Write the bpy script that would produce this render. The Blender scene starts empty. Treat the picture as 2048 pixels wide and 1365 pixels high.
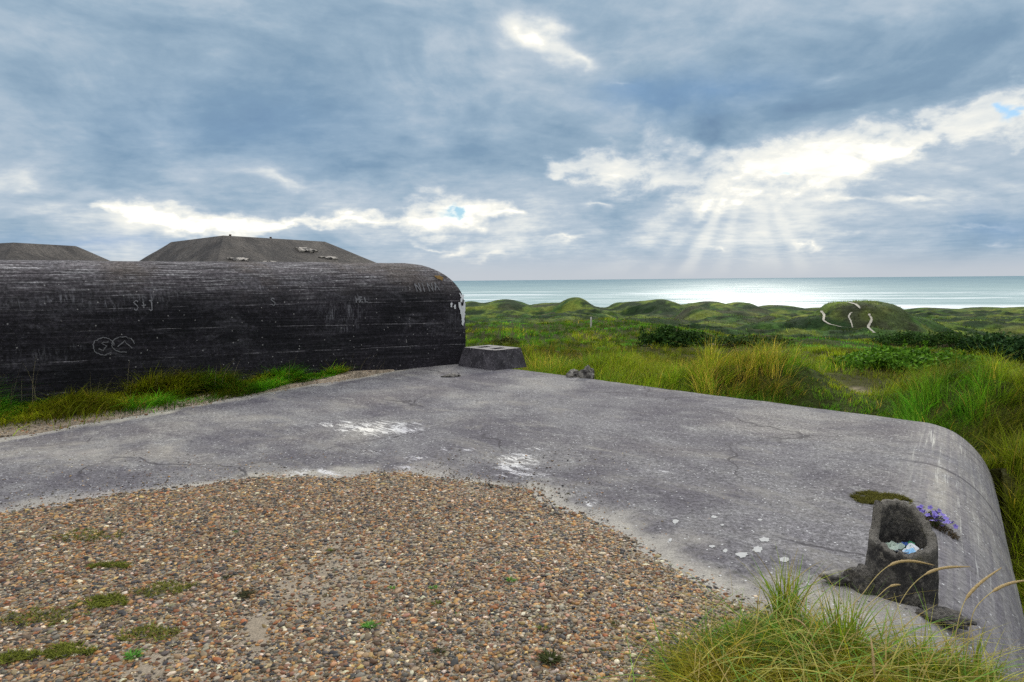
import bpy, math, random
import numpy as np
from mathutils import Vector
random.seed(7)
R = np.random.default_rng(11)
SC = bpy.context.scene
COL = SC.collection

# ------------------------------------------------------------------ camera
F = 24/36*2048
PITCH, ROLL, EYE = math.radians(5.13), math.radians(-0.51), 1.65
fwd = np.array([0, math.cos(PITCH), -math.sin(PITCH)])
_r0 = np.array([1., 0, 0]); _u0 = np.cross(_r0, fwd)
rgt = _r0*math.cos(ROLL) + _u0*math.sin(ROLL); upv = np.cross(rgt, fwd)
E0 = np.array([0, 0, EYE])
def ray(px, py): return fwd + rgt*(px-1024)/F + upv*(682.5-py)/F
def gnd(px, py, z=0.0):
    d = ray(px, py); return d*((z-EYE)/d[2]) + E0
def at(px, py, Y):
    d = ray(px, py); return d*(Y/d[1]) + E0
cam = bpy.data.cameras.new('camera'); co = bpy.data.objects.new('camera', cam); COL.objects.link(co)
cam.lens = 24; cam.sensor_width = 36; cam.clip_start = 0.05; cam.clip_end = 60000
from mathutils import Matrix
co.matrix_world = Matrix(((rgt[0], upv[0], -fwd[0], 0), (rgt[1], upv[1], -fwd[1], 0), (rgt[2], upv[2], -fwd[2], EYE), (0, 0, 0, 1)))
SC.camera = co

# ------------------------------------------------------------------ helpers
def mk(name, verts, faces, mat=None, col=None, smooth=True, parent=None, uv=None):
    """faces: int array (n,k) or list of such arrays; col: (nverts,3) point colours; uv: (nverts,2)"""
    me = bpy.data.meshes.new(name)
    verts = np.asarray(verts, dtype=np.float32)
    if not isinstance(faces, list): faces = [faces]
    faces = [np.asarray(f, dtype=np.int32) for f in faces if len(f)]
    me.vertices.add(len(verts)); me.vertices.foreach_set('co', verts.ravel())
    loops = np.concatenate([f.ravel() for f in faces])
    tot = np.concatenate([np.full(len(f), f.shape[1], np.int32) for f in faces])
    st = np.concatenate([[0], np.cumsum(tot)[:-1]]).astype(np.int32)
    me.loops.add(len(loops)); me.loops.foreach_set('vertex_index', loops)
    me.polygons.add(len(tot)); me.polygons.foreach_set('loop_start', st); me.polygons.foreach_set('loop_total', tot)
    me.update(calc_edges=True)
    me.polygons.foreach_set('use_smooth', np.full(len(tot), smooth, dtype=bool))
    if col is not None:
        a = me.attributes.new('Col', 'FLOAT_COLOR', 'POINT')
        c = np.ones((len(verts), 4), np.float32); c[:, :3] = col
        a.data.foreach_set('color', c.ravel())
    if uv is not None:
        l = me.uv_layers.new(name='UVMap'); l.data.foreach_set('uv', np.asarray(uv, np.float32)[loops].ravel())
    me.validate()
    if mat: me.materials.append(mat)
    o = bpy.data.objects.new(name, me); COL.objects.link(o)
    if parent: o.parent = parent
    return o
def tag(o, label=None, cat=None, group=None, kind=None):
    if label: o['label'] = label
    if cat: o['category'] = cat
    if group: o['group'] = group
    if kind: o['kind'] = kind
    return o
def empty(name, loc=(0, 0, 0)):
    o = bpy.data.objects.new(name, None); o.location = loc; COL.objects.link(o); o.empty_display_size = .2; return o
def grid_faces(nu, nv, off=0):
    i = np.arange(nu-1)[:, None]*nv + np.arange(nv-1)[None, :]
    i = i.ravel() + off
    return np.stack([i, i+nv, i+nv+1, i+1], 1)
# numpy noise
def _h(ix, iy, s):
    n = (ix.astype(np.int64)*374761393 + iy.astype(np.int64)*668265263 + s*1274126177) & 0xffffffff
    n = ((n ^ (n >> 13))*1274126177) & 0xffffffff
    n = n ^ (n >> 16)
    return (n & 0xffffff)/float(0xffffff)
def vn(x, y, s=0):
    x = np.asarray(x, float); y = np.asarray(y, float)
    ix = np.floor(x); iy = np.floor(y); fx = x-ix; fy = y-iy
    fx = fx*fx*fx*(fx*(fx*6-15)+10); fy = fy*fy*fy*(fy*(fy*6-15)+10)
    a = _h(ix, iy, s); b = _h(ix+1, iy, s); c = _h(ix, iy+1, s); d = _h(ix+1, iy+1, s)
    return (a*(1-fx)+b*fx)*(1-fy) + (c*(1-fx)+d*fx)*fy
def fbm(x, y, s=0, o=4, g=.5):
    t = 0; a = 1; n = 0
    for k in range(o):
        t = t + a*vn(x*2**k + 17.3*k, y*2**k - 9.1*k, s+k); n += a; a *= g
    return t/n
def sst(a, b, x):
    t = np.clip((x-a)/(b-a), 0, 1); return t*t*(3-2*t)
def lerp(a, b, t): return a + (b-a)*t
def mixc(a, b, t): return np.asarray(a)*(1-t[:, None]) + np.asarray(b)*t[:, None]
def inpoly(x, y, poly):
    poly = np.asarray(poly); c = np.zeros(np.shape(x), bool); n = len(poly)
    for i in range(n):
        x1, y1 = poly[i][:2]; x2, y2 = poly[(i+1) % n][:2]
        if y1 == y2: continue
        k = ((y1 > y) != (y2 > y)) & (x < (x2-x1)*(y-y1)/(y2-y1)+x1); c ^= k
    return c
def segdist(x, y, poly, closed=True):
    poly = np.asarray(poly)[:, :2]; d = np.full(np.shape(x), 1e9); n = len(poly)
    for i in range(n if closed else n-1):
        a = poly[i]; b = poly[(i+1) % n]; e = b-a
        t = np.clip(((x-a[0])*e[0]+(y-a[1])*e[1])/(e@e), 0, 1)
        d = np.minimum(d, np.hypot(x-a[0]-t*e[0], y-a[1]-t*e[1]))
    return d

# ------------------------------------------------------------------ node helper
class NG:
    def __init__(s, tree): s.t = tree; s.n = tree.nodes; s.l = tree.links
    def new(s, typ, **kw):
        n = s.n.new(typ)
        for k, v in kw.items(): setattr(n, k, v)
        return n
    def put(s, sock, v):
        if isinstance(v, bpy.types.NodeSocket): s.l.new(v, sock)
        elif v is not None: sock.default_value = v
    def m(s, op, a, b=None, c=None, clamp=False):
        n = s.new('ShaderNodeMath', operation=op, use_clamp=clamp)
        for i, v in enumerate((a, b, c)):
            if v is not None: s.put(n.inputs[i], v)
        return n.outputs[0]
    def vm(s, op, a, b=None):
        n = s.new('ShaderNodeVectorMath', operation=op); s.put(n.inputs[0], a)
        if b is not None: s.put(n.inputs[1], b)
        return n.outputs[0]
    def xyz(s, x, y, z=0.0):
        n = s.new('ShaderNodeCombineXYZ')
        for i, v in enumerate((x, y, z)): s.put(n.inputs[i], v)
        return n.outputs[0]
    def sep(s, v):
        n = s.new('ShaderNodeSeparateXYZ'); s.put(n.inputs[0], v); return n.outputs
    def noise(s, vec, scale, detail=5, rough=.55, dist=0.0):
        n = s.new('ShaderNodeTexNoise'); s.put(n.inputs['Vector'], vec); n.inputs['Scale'].default_value = scale
        n.inputs['Detail'].default_value = detail; n.inputs['Roughness'].default_value = rough; n.inputs['Distortion'].default_value = dist
        return n.outputs['Fac']
    def noisec(s, vec, scale, detail=3):
        n = s.new('ShaderNodeTexNoise'); s.put(n.inputs['Vector'], vec); n.inputs['Scale'].default_value = scale; n.inputs['Detail'].default_value = detail
        return n.outputs['Color']
    def voro(s, vec, scale, feature='F1', rnd=1.0):
        n = s.new('ShaderNodeTexVoronoi', feature=feature); s.put(n.inputs['Vector'], vec); n.inputs['Scale'].default_value = scale
        n.inputs['Randomness'].default_value = rnd
        return n.outputs
    def ramp(s, f, stops, interp='LINEAR'):
        n = s.new('ShaderNodeValToRGB'); s.put(n.inputs[0], f); cr = n.color_ramp; cr.interpolation = interp
        while len(cr.elements) < len(stops): cr.elements.new(.5)
        for e, (p, c) in zip(cr.elements, stops):
            e.position = p; e.color = (c if hasattr(c, '__len__') else (c, c, c))[:3] + (1,) if hasattr(c, '__len__') else (c, c, c, 1)
        return n.outputs[0]
    def sm(s, v, a, b):
        n = s.new('ShaderNodeMapRange', interpolation_type='SMOOTHSTEP'); s.put(n.inputs['Value'], v)
        s.put(n.inputs['From Min'], a); s.put(n.inputs['From Max'], b)
        n.inputs['To Min'].default_value = 0; n.inputs['To Max'].default_value = 1
        return n.outputs[0]
    def mix(s, f, a, b, blend='MIX'):
        n = s.new('ShaderNodeMix', data_type='RGBA', blend_type=blend)
        s.put(n.inputs[0], f)
        for k, v in ((6, a), (7, b)):
            if not isinstance(v, bpy.types.NodeSocket) and len(v) == 3: v = tuple(v)+(1,)
            s.put(n.inputs[k], v)
        return n.outputs[2]
    def scale(s, vec, sc, rot=(0, 0, 0), loc=(0, 0, 0)):
        n = s.new('ShaderNodeMapping'); s.put(n.inputs[0], vec); n.inputs['Scale'].default_value = sc; n.inputs['Rotation'].default_value = rot; n.inputs['Location'].default_value = loc
        return n.outputs[0]
    def curve(s, v, pts, lo, hi):
        """piecewise curve through pts [(x, y)], x in [lo, hi]"""
        t = s.m('DIVIDE', s.m('SUBTRACT', v, lo), hi-lo)
        n = s.new('ShaderNodeFloatCurve'); s.put(n.inputs['Value'], t)
        c = n.mapping.curves[0]; pts = [((x-lo)/(hi-lo), y) for x, y in pts]
        while len(c.points) < len(pts): c.points.new(.5, .5)
        for p, (x, y) in zip(c.points, pts): p.location = (x, y); p.handle_type = 'AUTO_CLAMPED'
        n.mapping.update()
        return n.outputs[0]
    def attr(s, name): 
        n = s.new('ShaderNodeAttribute', attribute_name=name); return n.outputs['Color']
    def bump(s, h, strength=.5, dist=.02, normal=None):
        n = s.new('ShaderNodeBump'); s.put(n.inputs['Height'], h); n.inputs['Strength'].default_value = strength; n.inputs['Distance'].default_value = dist
        if normal is not None: s.put(n.inputs['Normal'], normal)
        return n.outputs[0]
def material(name):
    m = bpy.data.materials.new(name); m.use_nodes = True
    g = NG(m.node_tree); b = g.n['Principled BSDF']; b.inputs['Roughness'].default_value = .85
    return m, g, b
def objco(g): return g.new('ShaderNodeTexCoord').outputs['Object']

# ------------------------------------------------------------------ sky (world)
SUN_AZ, SUN_EL = math.radians(18.5), math.radians(24)
W = bpy.data.worlds.new('World'); SC.world = W; W.use_nodes = True
g = NG(W.node_tree)
for n in list(g.n): g.n.remove(n)
out = g.new('ShaderNodeOutputWorld'); bg = g.new('ShaderNodeBackground'); g.l.new(bg.outputs[0], out.inputs[0])
sky = g.new('ShaderNodeTexSky', sky_type='NISHITA', sun_disc=False, sun_elevation=SUN_EL, sun_rotation=SUN_AZ)
SKY_STRENGTH = .10
bg.inputs['Strength'].default_value = SKY_STRENGTH
K = 1/SKY_STRENGTH
dv = g.new('ShaderNodeTexCoord').outputs['Generated']
X, Y, Z = g.sep(dv)
zc = g.m('MAXIMUM', Z, 0.0)
k = g.m('DIVIDE', 1.0, g.m('ADD', zc, .085))
P = g.xyz(g.m('MULTIPLY', X, k), g.m('MULTIPLY', Y, k), 0.0)
n1 = g.noise(P, .62, 6, .55, .35)
n2 = g.noise(g.vm('ADD', P, (7.1, 3.2, 1.5)), 2.1, 7, .6, .5)
n4 = g.noise(g.vm('ADD', P, (1.1, 9.2, 4.5)), 6.5, 6, .6, .2)
n3 = g.noise(g.scale(dv, (1, 1, 2.0)), 13, 7, .62, .4)
n5 = g.noise(g.scale(dv, (1, 1, 1.7), loc=(4, 2, 1)), 34, 6, .62, .3)
n6 = g.noise(g.scale(dv, (1, 1, 2.1), rot=(0, .35, 0), loc=(2, 6, 1)), 4.2, 7, .55, .7)
ysafe = g.m('MAXIMUM', Y, .08)
u0 = g.m('DIVIDE', X, ysafe); v0 = g.m('DIVIDE', Z, ysafe)
front = g.sm(Y, .12, .4)
wa = g.sep(g.noisec(g.scale(dv, (1, 1, 1.8)), 6.0, 5)); wb = g.sep(g.noisec(g.scale(dv, (1, 1, 1.8), loc=(3, 1, 2)), 22.0, 5))
u = g.m('ADD', u0, g.m('ADD', g.m('MULTIPLY_ADD', wa[0], .10, -.05), g.m('MULTIPLY_ADD', wb[0], .08, -.04)))
v = g.m('ADD', v0, g.m('ADD', g.m('MULTIPLY_ADD', wa[1], .055, -.0275), g.m('MULTIPLY_ADD', wb[1], .05, -.025)))
uvw = g.xyz(u, v, 0.0)
def suv(px, py):
    d = ray(px, py); return d[0]/d[1], d[2]/d[1]
def blob(px, py, rx, ry, ang, amt, acc):
    cu, cv = suv(px, py); s = .00072
    mp = g.new('ShaderNodeMapping', vector_type='TEXTURE'); g.put(mp.inputs[0], uvw)
    mp.inputs['Location'].default_value = (cu, cv, 0); mp.inputs['Rotation'].default_value = (0, 0, math.radians(ang)); mp.inputs['Scale'].default_value = (rx*s, ry*s, 1)
    gr = g.new('ShaderNodeTexGradient', gradient_type='QUADRATIC_SPHERE'); g.l.new(mp.outputs[0], gr.inputs[0])
    return g.m('MULTIPLY_ADD', gr.outputs['Fac'], amt, acc)
# base brightness by height, then cloud noise
Fv = g.curve(v0, [(-.02, .62), (.012, .60), (.04, .56), (.10, .56), (.18, .48), (.28, .46), (.42, .50), (.8, .62), (1.0, .7)], -.02, 1.0)
Fv = g.m('ADD', g.m('MULTIPLY', Fv, front), g.m('MULTIPLY', g.m('SUBTRACT', 1.0, front), .72))
amp = g.curve(v0, [(-.02, .0), (.012, .12), (.035, .75), (.08, .95), (.2, .9), (1.0, .8)], -.02, 1.0)
det = g.m('ADD', g.m('MULTIPLY_ADD', n1, .38, -.19), g.m('ADD', g.m('MULTIPLY_ADD', n2, .22, -.11), g.m('MULTIPLY_ADD', n4, .22, -.11)))
Fv = g.m('ADD', Fv, g.m('MULTIPLY', g.m('ADD', det, g.m('ADD', g.m('MULTIPLY_ADD', n6, 1.12, -.56), g.m('MULTIPLY_ADD', n5, .20, -.10))), amp))
for b_ in [
    (1075, 70, 130, 55, -28, .50), (1160, 110, 70, 30, -28, .30), (1000, 60, 100, 80, 0, .10), (1240, 165, 45, 14, 0, .22),
    (1650, 160, 60, 25, 25, .16), (40, 360, 190, 70, 0, .34), (90, 420, 250, 40, 0, .18), (590, 362, 220, 34, -6, .26),
    (330, 450, 260, 45, -3, .28), (500, 200, 600, 300, 0, -.04), (150, 60, 300, 120, -20, .08),
    (1330, 190, 260, 90, 12, -.20), (1420, 275, 160, 75, 60, -.30), (1140, 260, 150, 70, -20, -.12), (1600, 230, 380, 70, 10, -.20),
    (1850, 110, 400, 160, 0, -.10), (1950, 340, 180, 60, 0, -.08), (1280, 240, 160, 50, 10, .14), (700, 330, 300, 40, 0, -.12), (480, 300, 300, 60, 0, -.10),
    (300, 200, 360, 60, -15, -.08), (1120, 480, 70, 12, 0, .34), (920, 495, 70, 14, 4, .34), (1000, 510, 90, 9, 0, .2), (870, 483, 60, 9, -5, .25),
    (1200, 405, 50, 12, 0, .32), (1700, 405, 150, 14, 2, .28), (1820, 397, 80, 10, 0, .25), (1630, 492, 30, 9, 0, .28), (1430, 498, 60, 8, 0, .22),
    (1960, 447, 120, 8, 0, .25), (1980, 480, 60, 8, 0, .2), (1690, 465, 40, 12, 0, .15), (1500, 470, 420, 110, 0, .10), (1170, 440, 90, 40, 0, -.10),
    (700, 480, 250, 45, 0, -.08), (1900, 520, 250, 40, 0, -.05), (800, 400, 160, 40, 0, -.06), (60, 480, 200, 40, 0, -.1),
    (1980, 120, 160, 70, 30, .05), (1960, 215, 110, 34, 30, .12), (1100, 180, 300, 90, -20, .06)]:
    Fv = blob(*b_, Fv)
# two bright gaps in the cloud, centre line and half thickness along u
def gap(pts, blur, acc, amt, nz):
    us = []; 
    for px, yt, yb in pts:
        a = suv(px, yt); b = suv(px, yb); us.append((a[0], (a[1]+b[1])/2, abs(a[1]-b[1])*.40))
    lo, hi = us[0][0]-.001, us[-1][0]+.001
    vc = g.curve(u, [(a, b) for a, b, c in us], lo, hi); th = g.curve(u, [(a, c) for a, b, c in us], lo, hi)
    r = g.m('DIVIDE', g.m('ABSOLUTE', g.m('SUBTRACT', v, vc)), g.m('MAXIMUM', th, .0005))
    r = g.m('ADD', r, g.m('ADD', g.m('MULTIPLY_ADD', n3, nz, -nz*.5), g.m('MULTIPLY_ADD', n5, nz*.6, -nz*.3)))
    w = g.m('SUBTRACT', 1.0, g.sm(r, 1-blur, 1+blur*1.5))
    w = g.m('MULTIPLY', w, g.m('MULTIPLY', g.sm(u, lo, lo+.03), g.m('SUBTRACT', 1.0, g.sm(u, hi-.03, hi))))
    return g.m('MULTIPLY_ADD', w, amt, acc)
Fv = gap([(1060, 338, 348), (1130, 320, 352), (1240, 302, 372), (1330, 288, 392), (1400, 318, 398), (1480, 312, 398), (1560, 292, 382), (1660, 276, 372), (1760, 258, 325), (1850, 248, 280), (1930, 222, 282), (2000, 195, 275), (2060, 165, 268), (2200, 140, 230)], .95, Fv, .40, 4.4)
Fv = gap([(150, 400, 410), (260, 405, 440), (400, 425, 462), (540, 432, 455), (600, 430, 445), (760, 425, 455), (860, 400, 450), (930, 398, 448), (1000, 405, 432), (1060, 420, 425)], 1.0, Fv, .40, 4.2)
# shafts of light below the main gap, fanning from the hidden sun
su, sv = suv(1503, 285)
fan = g.m('DIVIDE', g.m('SUBTRACT', u0, su), g.m('MAXIMUM', g.m('SUBTRACT', sv, v0), .02))
fan = g.m('ADD', fan, g.m('MULTIPLY_ADD', n3, .16, -.08))
rays = g.curve(fan, [(-1.7, 0), (-1.45, .25), (-1.2, .65), (-1.0, .55), (-.88, .35), (-.74, .6), (-.62, .3), (-.48, 1.0), (-.34, .4), (-.22, .66), (-.10, .3), (.04, .5), (.2, .58), (.3, .35), (.42, .75), (.55, .42), (.8, .65), (1.1, .35), (1.5, 0)], -1.7, 1.5)
rm = g.m('MULTIPLY', g.m('MULTIPLY', g.sm(fan, -1.75, -.95), g.m('SUBTRACT', 1.0, g.sm(fan, .5, 1.5))), g.m('MULTIPLY', g.m('SUBTRACT', 1.0, g.sm(v0, .085, .135)), g.sm(v0, -.005, .02)))
rm = g.m('MULTIPLY', rm, front)
Fv = g.m('ADD', Fv, g.m('MULTIPLY', g.m('MULTIPLY_ADD', rays, .20, -.04), rm))
colr = g.ramp(Fv, [(0, (.150, .245, .38)), (.28, (.225, .345, .475)), (.45, (.33, .45, .57)), (.62, (.49, .58, .67)), (.80, (.80, .83, .82)), (.95, (1.0, .985, .90)), (1, (1.0, .99, .91))])
boost = g.m('MULTIPLY_ADD', g.m('MAXIMUM', g.m('SUBTRACT', Fv, .9), 0.0), 1.4, 1.0)
# warm pinkish line above the sea, bluer spots
hz = g.m('MULTIPLY', g.m('SUBTRACT', 1.0, g.sm(v0, .0, .05)), front)
colr = g.mix(g.m('MULTIPLY', hz, .55), colr, (.60, .60, .62))
blue = 0.0
for b_ in [(1420, 190, 330, 90, 5, .5), (1260, 180, 160, 60, 0, .4), (500, 260, 800, 200, 0, .22), (2000, 450, 260, 60, 0, .4), (200, 495, 500, 40, 0, .6)]:
    blue = blob(*b_, blue)
colr = g.mix(g.m('MULTIPLY', blue, .8), colr, (.175, .345, .62))
hole = 0.0
for b_ in [(918, 421, 62, 20, -3, 1.6), (2015, 238, 34, 24, 35, 1.5), (1575, 345, 55, 13, 0, 1.1), (1100, 325, 1, 1, 0, 0)]:
    hole = blob(*b_, hole)
hole = g.m('MULTIPLY', g.sm(g.m('MULTIPLY', hole, g.sm(n3, .25, .6)), .12, .95), front)
nish = g.mix(1.0, sky.outputs[0], (.34, .55, .80), 'MULTIPLY')
# unseen overcast shaped for its light: bright overhead, dim behind to darken facing sides
over = g.m('MAXIMUM', g.m('SUBTRACT', 1.0, g.sm(Y, -.15, .35)), g.sm(Z, .42, .75))
up_ = g.sm(Z, .25, .8)
colr = g.mix(over, colr, g.mix(up_, g.mix(n1, (.34, .38, .43), (.50, .53, .57)), g.mix(n1, (1.15, 1.20, 1.28), (1.60, 1.62, 1.66))))
cloud = g.vm('MULTIPLY', colr, g.xyz(*[g.m('MULTIPLY', boost, K)]*3))
fin = g.mix(hole, cloud, nish)
g.put(bg.inputs['Color'], fin)
sun = bpy.data.lights.new('sun', 'SUN'); sun.energy = 1.5; sun.angle = math.radians(10); sun.color = (1, .93, .80)
so = bpy.data.objects.new('sun', sun); COL.objects.link(so)
sd = Vector((math.sin(SUN_AZ)*math.cos(SUN_EL), math.cos(SUN_AZ)*math.cos(SUN_EL), math.sin(SUN_EL)))
so.rotation_euler = sd.to_track_quat('Z', 'Y').to_euler()
SC.view_settings.view_transform = 'Standard'; SC.view_settings.look = 'None'; SC.view_settings.exposure = 0; SC.view_settings.gamma = 1
SC.cycles.use_denoising = False
SC.cycles.max_bounces = 6

# ------------------------------------------------------------------ ground plans
RV = np.array([.537, .843]); PV = np.array([.843, -.537])       # along / across the low bunker
B0 = gnd(1045, 741)[:2]; BD = np.array([.687, -.727])
def uvw2(x, y): return x*PV[0]+y*PV[1], x*RV[0]+y*RV[1]
def xy(u, v): return u*PV[0]+v*RV[0], u*PV[1]+v*RV[1]
U_L, U_R = -8.6, .535
B0u, B0v = B0@PV, B0@RV
def vend(u): return B0v + (u-B0u)/(BD@PV)*(BD@RV)
def zslab(u):
    t = np.clip((u+.17)/.70, 0, 1); return np.where(u > .535, -3, -.78*(1-np.sqrt(np.clip(1-t*t, 0, 1))))
PL = np.array([-6.6, 8.8]); PR = np.array([-.92, 13.5])
WD = (PR-PL)/np.linalg.norm(PR-PL); WN = np.array([WD[1], -WD[0]])  # towards camera
LW = np.linalg.norm(PR-PL); S0 = -9.0; DEPTH = 21.0; ZT, RC = 1.99, .88
def wst(x, y):
    return (x-PL[0])*WD[0]+(y-PL[1])*WD[1], (x-PL[0])*WN[0]+(y-PL[1])*WN[1]
NS = np.array([math.sin(math.radians(17)), math.cos(math.radians(17))])
HUM = []   # x, y, amp, sx, sy
def hum(px, D, a, sx, sy=None): HUM.append(((px-1024)/F*D, D, a, sx, sy or sx))
for h_ in [(1150, 15.5, .25, 1.0), (1225, 17, .40, 1.2), (1000, 21, .5, 1.4), (1070, 25, .3, 1.8), (1330, 13.6, .26, 1.2, 1.0), (1440, 13.3, .42, 1.1), (1550, 13.2, .50, 1.1), (1625, 13.6, .40, .8),
           (1700, 15.5, -.12, 1.2), (1820, 12.0, .36, .9), (1905, 10.8, .36, .9), (2010, 9.8, .30, 1.1), (2130, 9.6, .5, 1.6), (1480, 30, .3, 3), (1300, 45, .5, 4), (1620, 44, .6, 4), (1540, 50, .7, 3), (1000, 52, .5, 5), (1200, 56, .5, 6),
           (2050, 7.0, .60, .8), (1960, 26, .35, 3)]:
    hum(*h_)
NH = len(HUM)
for h_ in [(940, 607, 430, 60, 30), (1010, 602, 420, 95, 40), (1090, 610, 430, 60, 40), (1152, 598, 400, 62, 26), (1120, 609, 420, 40, 26), (1240, 610, 420, 50, 30), (1265, 609, 400, 55, 30), (1322, 602, 380, 80, 34), (1392, 613, 270, 70, 30),
                     (1420, 606, 380, 90, 40), (1480, 608, 390, 50, 30), (1560, 614, 390, 80, 40), (1650, 619, 400, 90, 40), (1698, 604, 188, 84, 13, 1.2), (1742, 602, 190, 100, 14, 1.15), (1718, 606, 188, 120, 13, 1.3), (1640, 632, 186, 90, 10), (1815, 632, 192, 110, 12), (1860, 620, 410, 60, 30), (1905, 621, 400, 60, 30), (1990, 618, 400, 80, 40), (2060, 619, 400, 70, 40), (2180, 612, 390, 120, 40), (840, 604, 400, 120, 40),
                     (1010, 636, 240, 90, 30), (1130, 632, 250, 110, 30), (1280, 634, 240, 120, 30), (1500, 638, 240, 120, 30), (1900, 640, 230, 130, 30), (2050, 642, 220, 120, 26)]:
    HUM.append(h_)
BZ = ([-50, 0, 6, 9, 12, 16, 25, 40, 56, 64, 80, 105, 140, 190, 300, 380, 450, 500, 560, 900, 4000], [-1.3, -1.3, -1.2, -.95, -.85, -.85, -1.3, -1.85, -2.5, -2.9, -4.6, -8.5, -11.5, -13.2, -16.6, -18.6, -20.6, -22.2, -24, -32, -40])
def tbase(x, y):
    s = x*NS[0]+y*NS[1]
    return np.interp(s, *BZ), s
_far = []
def zter(x, y):
    x = np.asarray(x, float); y = np.asarray(y, float)
    z, s = tbase(x, y)
    r = np.hypot(x, y); az = np.degrees(np.arctan2(x, np.maximum(y, 1e-3)))
    # the plateau edge is lower to the right
    z = z - sst(10, 22, az)*sst(26, 56, s)*(1-sst(70, 100, s))*.95
    z = z + (fbm(x/2.6, y/2.6, 3)-.5)*.38*sst(7, 14, r)*(1-sst(60, 120, r)) + (fbm(x/9., y/9., 8)-.5)*.9*sst(14, 40, s)*(1-sst(90, 160, s))
    rid = 1-np.abs(2*fbm(x/55., y/42., 21, 4, .5)-1)
    zf = (rid-.72)*9*sst(80, 190, s)*(1-sst(430, 500, s)) + ((fbm(x/14., y/11., 31, 5, .6)-.5)*3.6+(fbm(x/4.5, y/4.5, 35, 3)-.5)*1.1)*sst(80, 160, s)*(1-sst(440, 500, s))
    z = z + zf
    zn = (fbm(x/9., y/7., 36, 4, .6)-.5)*1.6
    for (cx, cy, a, sx, sy) in HUM[:NH]:
        z = z + a*np.exp(-((x-cx)/sx)**2-((y-cy)/sy)**2)
    for (cx, cy, a, sx, sy, pw_) in _far:
        q = ((x-cx)/sx)**2+((y-cy)/sy)**2
        z = np.maximum(z, lerp(z, a+zn*np.minimum(q*2, 1), np.exp(-q**pw_)))
    # level bank between the two bunkers
    uu, vv = uvw2(x, y); ws, wd = wst(x, y)
    edge = U_L + .22*(fbm(vv/.5, uu*0+3, 44)-.5) + .10
    bank = np.where((wd > -.6) & (vv < vend(uu)+.6) & (uu < edge+.35), 1.0, 0.0)
    zb = .015 + .06*sst(.9, 0, wd)*sst(vend(uu)-.8, vend(uu)-3, vv) + .03*(fbm(x*2, y*2, 5)-.5) - .5*sst(edge-.04, edge+.10, uu)
    left = (uu < edge+.35) & (wd > -.6) & (y > -8)
    tb = np.where(left, sst(vend(uu)+2.2, vend(uu)+.3, vv), 0)
    z = lerp(z, zb, tb)
    # clear below the two bunkers
    ins = (uu > edge+.15) & (uu < U_R+.02) & (vv < vend(uu))
    z = np.where(ins, np.minimum(z, -.5 - 1.0*sst(-1.5, .3, uu)), z)
    inb = (ws < LW-.05) & (wd < -.25) & (wd > -DEPTH)
    z = np.where(inb, np.minimum(z, -.3), z)
    return z
for h_ in HUM[NH:]:
    px, py, D, w, dp = h_[:5]; top = at(px, py-3*(D > 350), D); _far.append((top[0], D, top[2], w/F*D*.62, dp*.9, h_[5] if len(h_) > 5 else 1.15))
def hit(px, py, d0=5, d1=520):
    d = ray(px, py); ts = np.geomspace(d0, d1, 4000); p = E0[:, None] + d[:, None]*ts
    b = p[2] < zter(p[0], p[1])
    i = np.argmax(b) if b.any() else len(ts)-1
    return p[:, i]

# ------------------------------------------------------------------ terrain mesh
OLIVE, GREEN, LUSH, TAN, DARKG, BLUEG, SAND = [np.array(c) for c in ((.190, .245, .009), (.080, .240, .012), (.100, .400, .045), (.50, .37, .06), (.028, .052, .016), (.15, .44, .20), (.42, .34, .25))]
def groundcolor(x, y):
    """plant or sand colour of the land at a point"""
    s = x*NS[0]+y*NS[1]
    a = fbm(x/6., y/6., 51); b = fbm(x/2.2, y/2.2, 61); f = fbm(x/30., y/26., 71, 5, .6); f2 = fbm(x/11., y/9., 81, 4, .6)
    c = mixc(OLIVE, GREEN, sst(.42, .60, a)); c = mixc(c, TAN*.8, .5*sst(.56, .72, b))
    far = mixc(np.array((.105, .150, .022)), np.array((.045, .095, .020)), sst(.40, .56, f)); far = mixc(far, np.array((.016, .034, .012)), .95*sst(.45, .58, f2)); far = mixc(far, np.array((.165, .185, .030)), .65*sst(.42, .30, f2))
    far = mixc(far, np.array((.075, .070, .040)), .5*sst(.56, .68, fbm(x/19., y/15., 91)))
    c = mixc(c, far, sst(62, 100, s))
    return c
naz = [np.linspace(-180, -50, 66)[:-1], np.linspace(-50, 48, 1150)[:-1], np.linspace(48, 180, 66)[:-1]]
az = np.radians(np.concatenate(naz)); rad = np.concatenate([np.geomspace(.6, 6, 60)[:-1], np.geomspace(6, 620, 780)[:-1], np.geomspace(620, 6000, 30)])
A, RR = np.meshgrid(az, rad, indexing='ij'); tx = (np.sin(A)*RR).ravel(); ty = (np.cos(A)*RR).ravel()
tz = zter(tx, ty)
tc = groundcolor(tx, ty)
uu, vv = uvw2(tx, ty); ws, wd = wst(tx, ty)
bankm = (uu < U_L+.5) & (wd > -.6) & (vv < vend(uu)+.4)
sandm = np.where(bankm, sst(U_L-.75, U_L-.35, uu+.3*(fbm(tx*1.2, ty*1.2, 14)-.5)), 0)
p1 = at(1700, 752, 15.5); sandm = np.maximum(sandm, sst(.5, 1.0, np.exp(-((tx-p1[0])/1.3)**2-((ty-p1[1])/1.9)**2)+.5*(fbm(tx, ty, 15)-.5)))
p2 = at(1422, 676, 32); sandm = np.maximum(sandm, sst(.4, .8, np.exp(-((tx-p2[0])/.9)**2-((ty-p2[1])/2.2)**2)))
p3 = gnd(2036, 1010, -1.3); sandm = np.maximum(sandm, .8*sst(.4, .8, np.exp(-((tx-p3[0])/.12)**2-((ty-p3[1])/.3)**2)))
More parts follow.
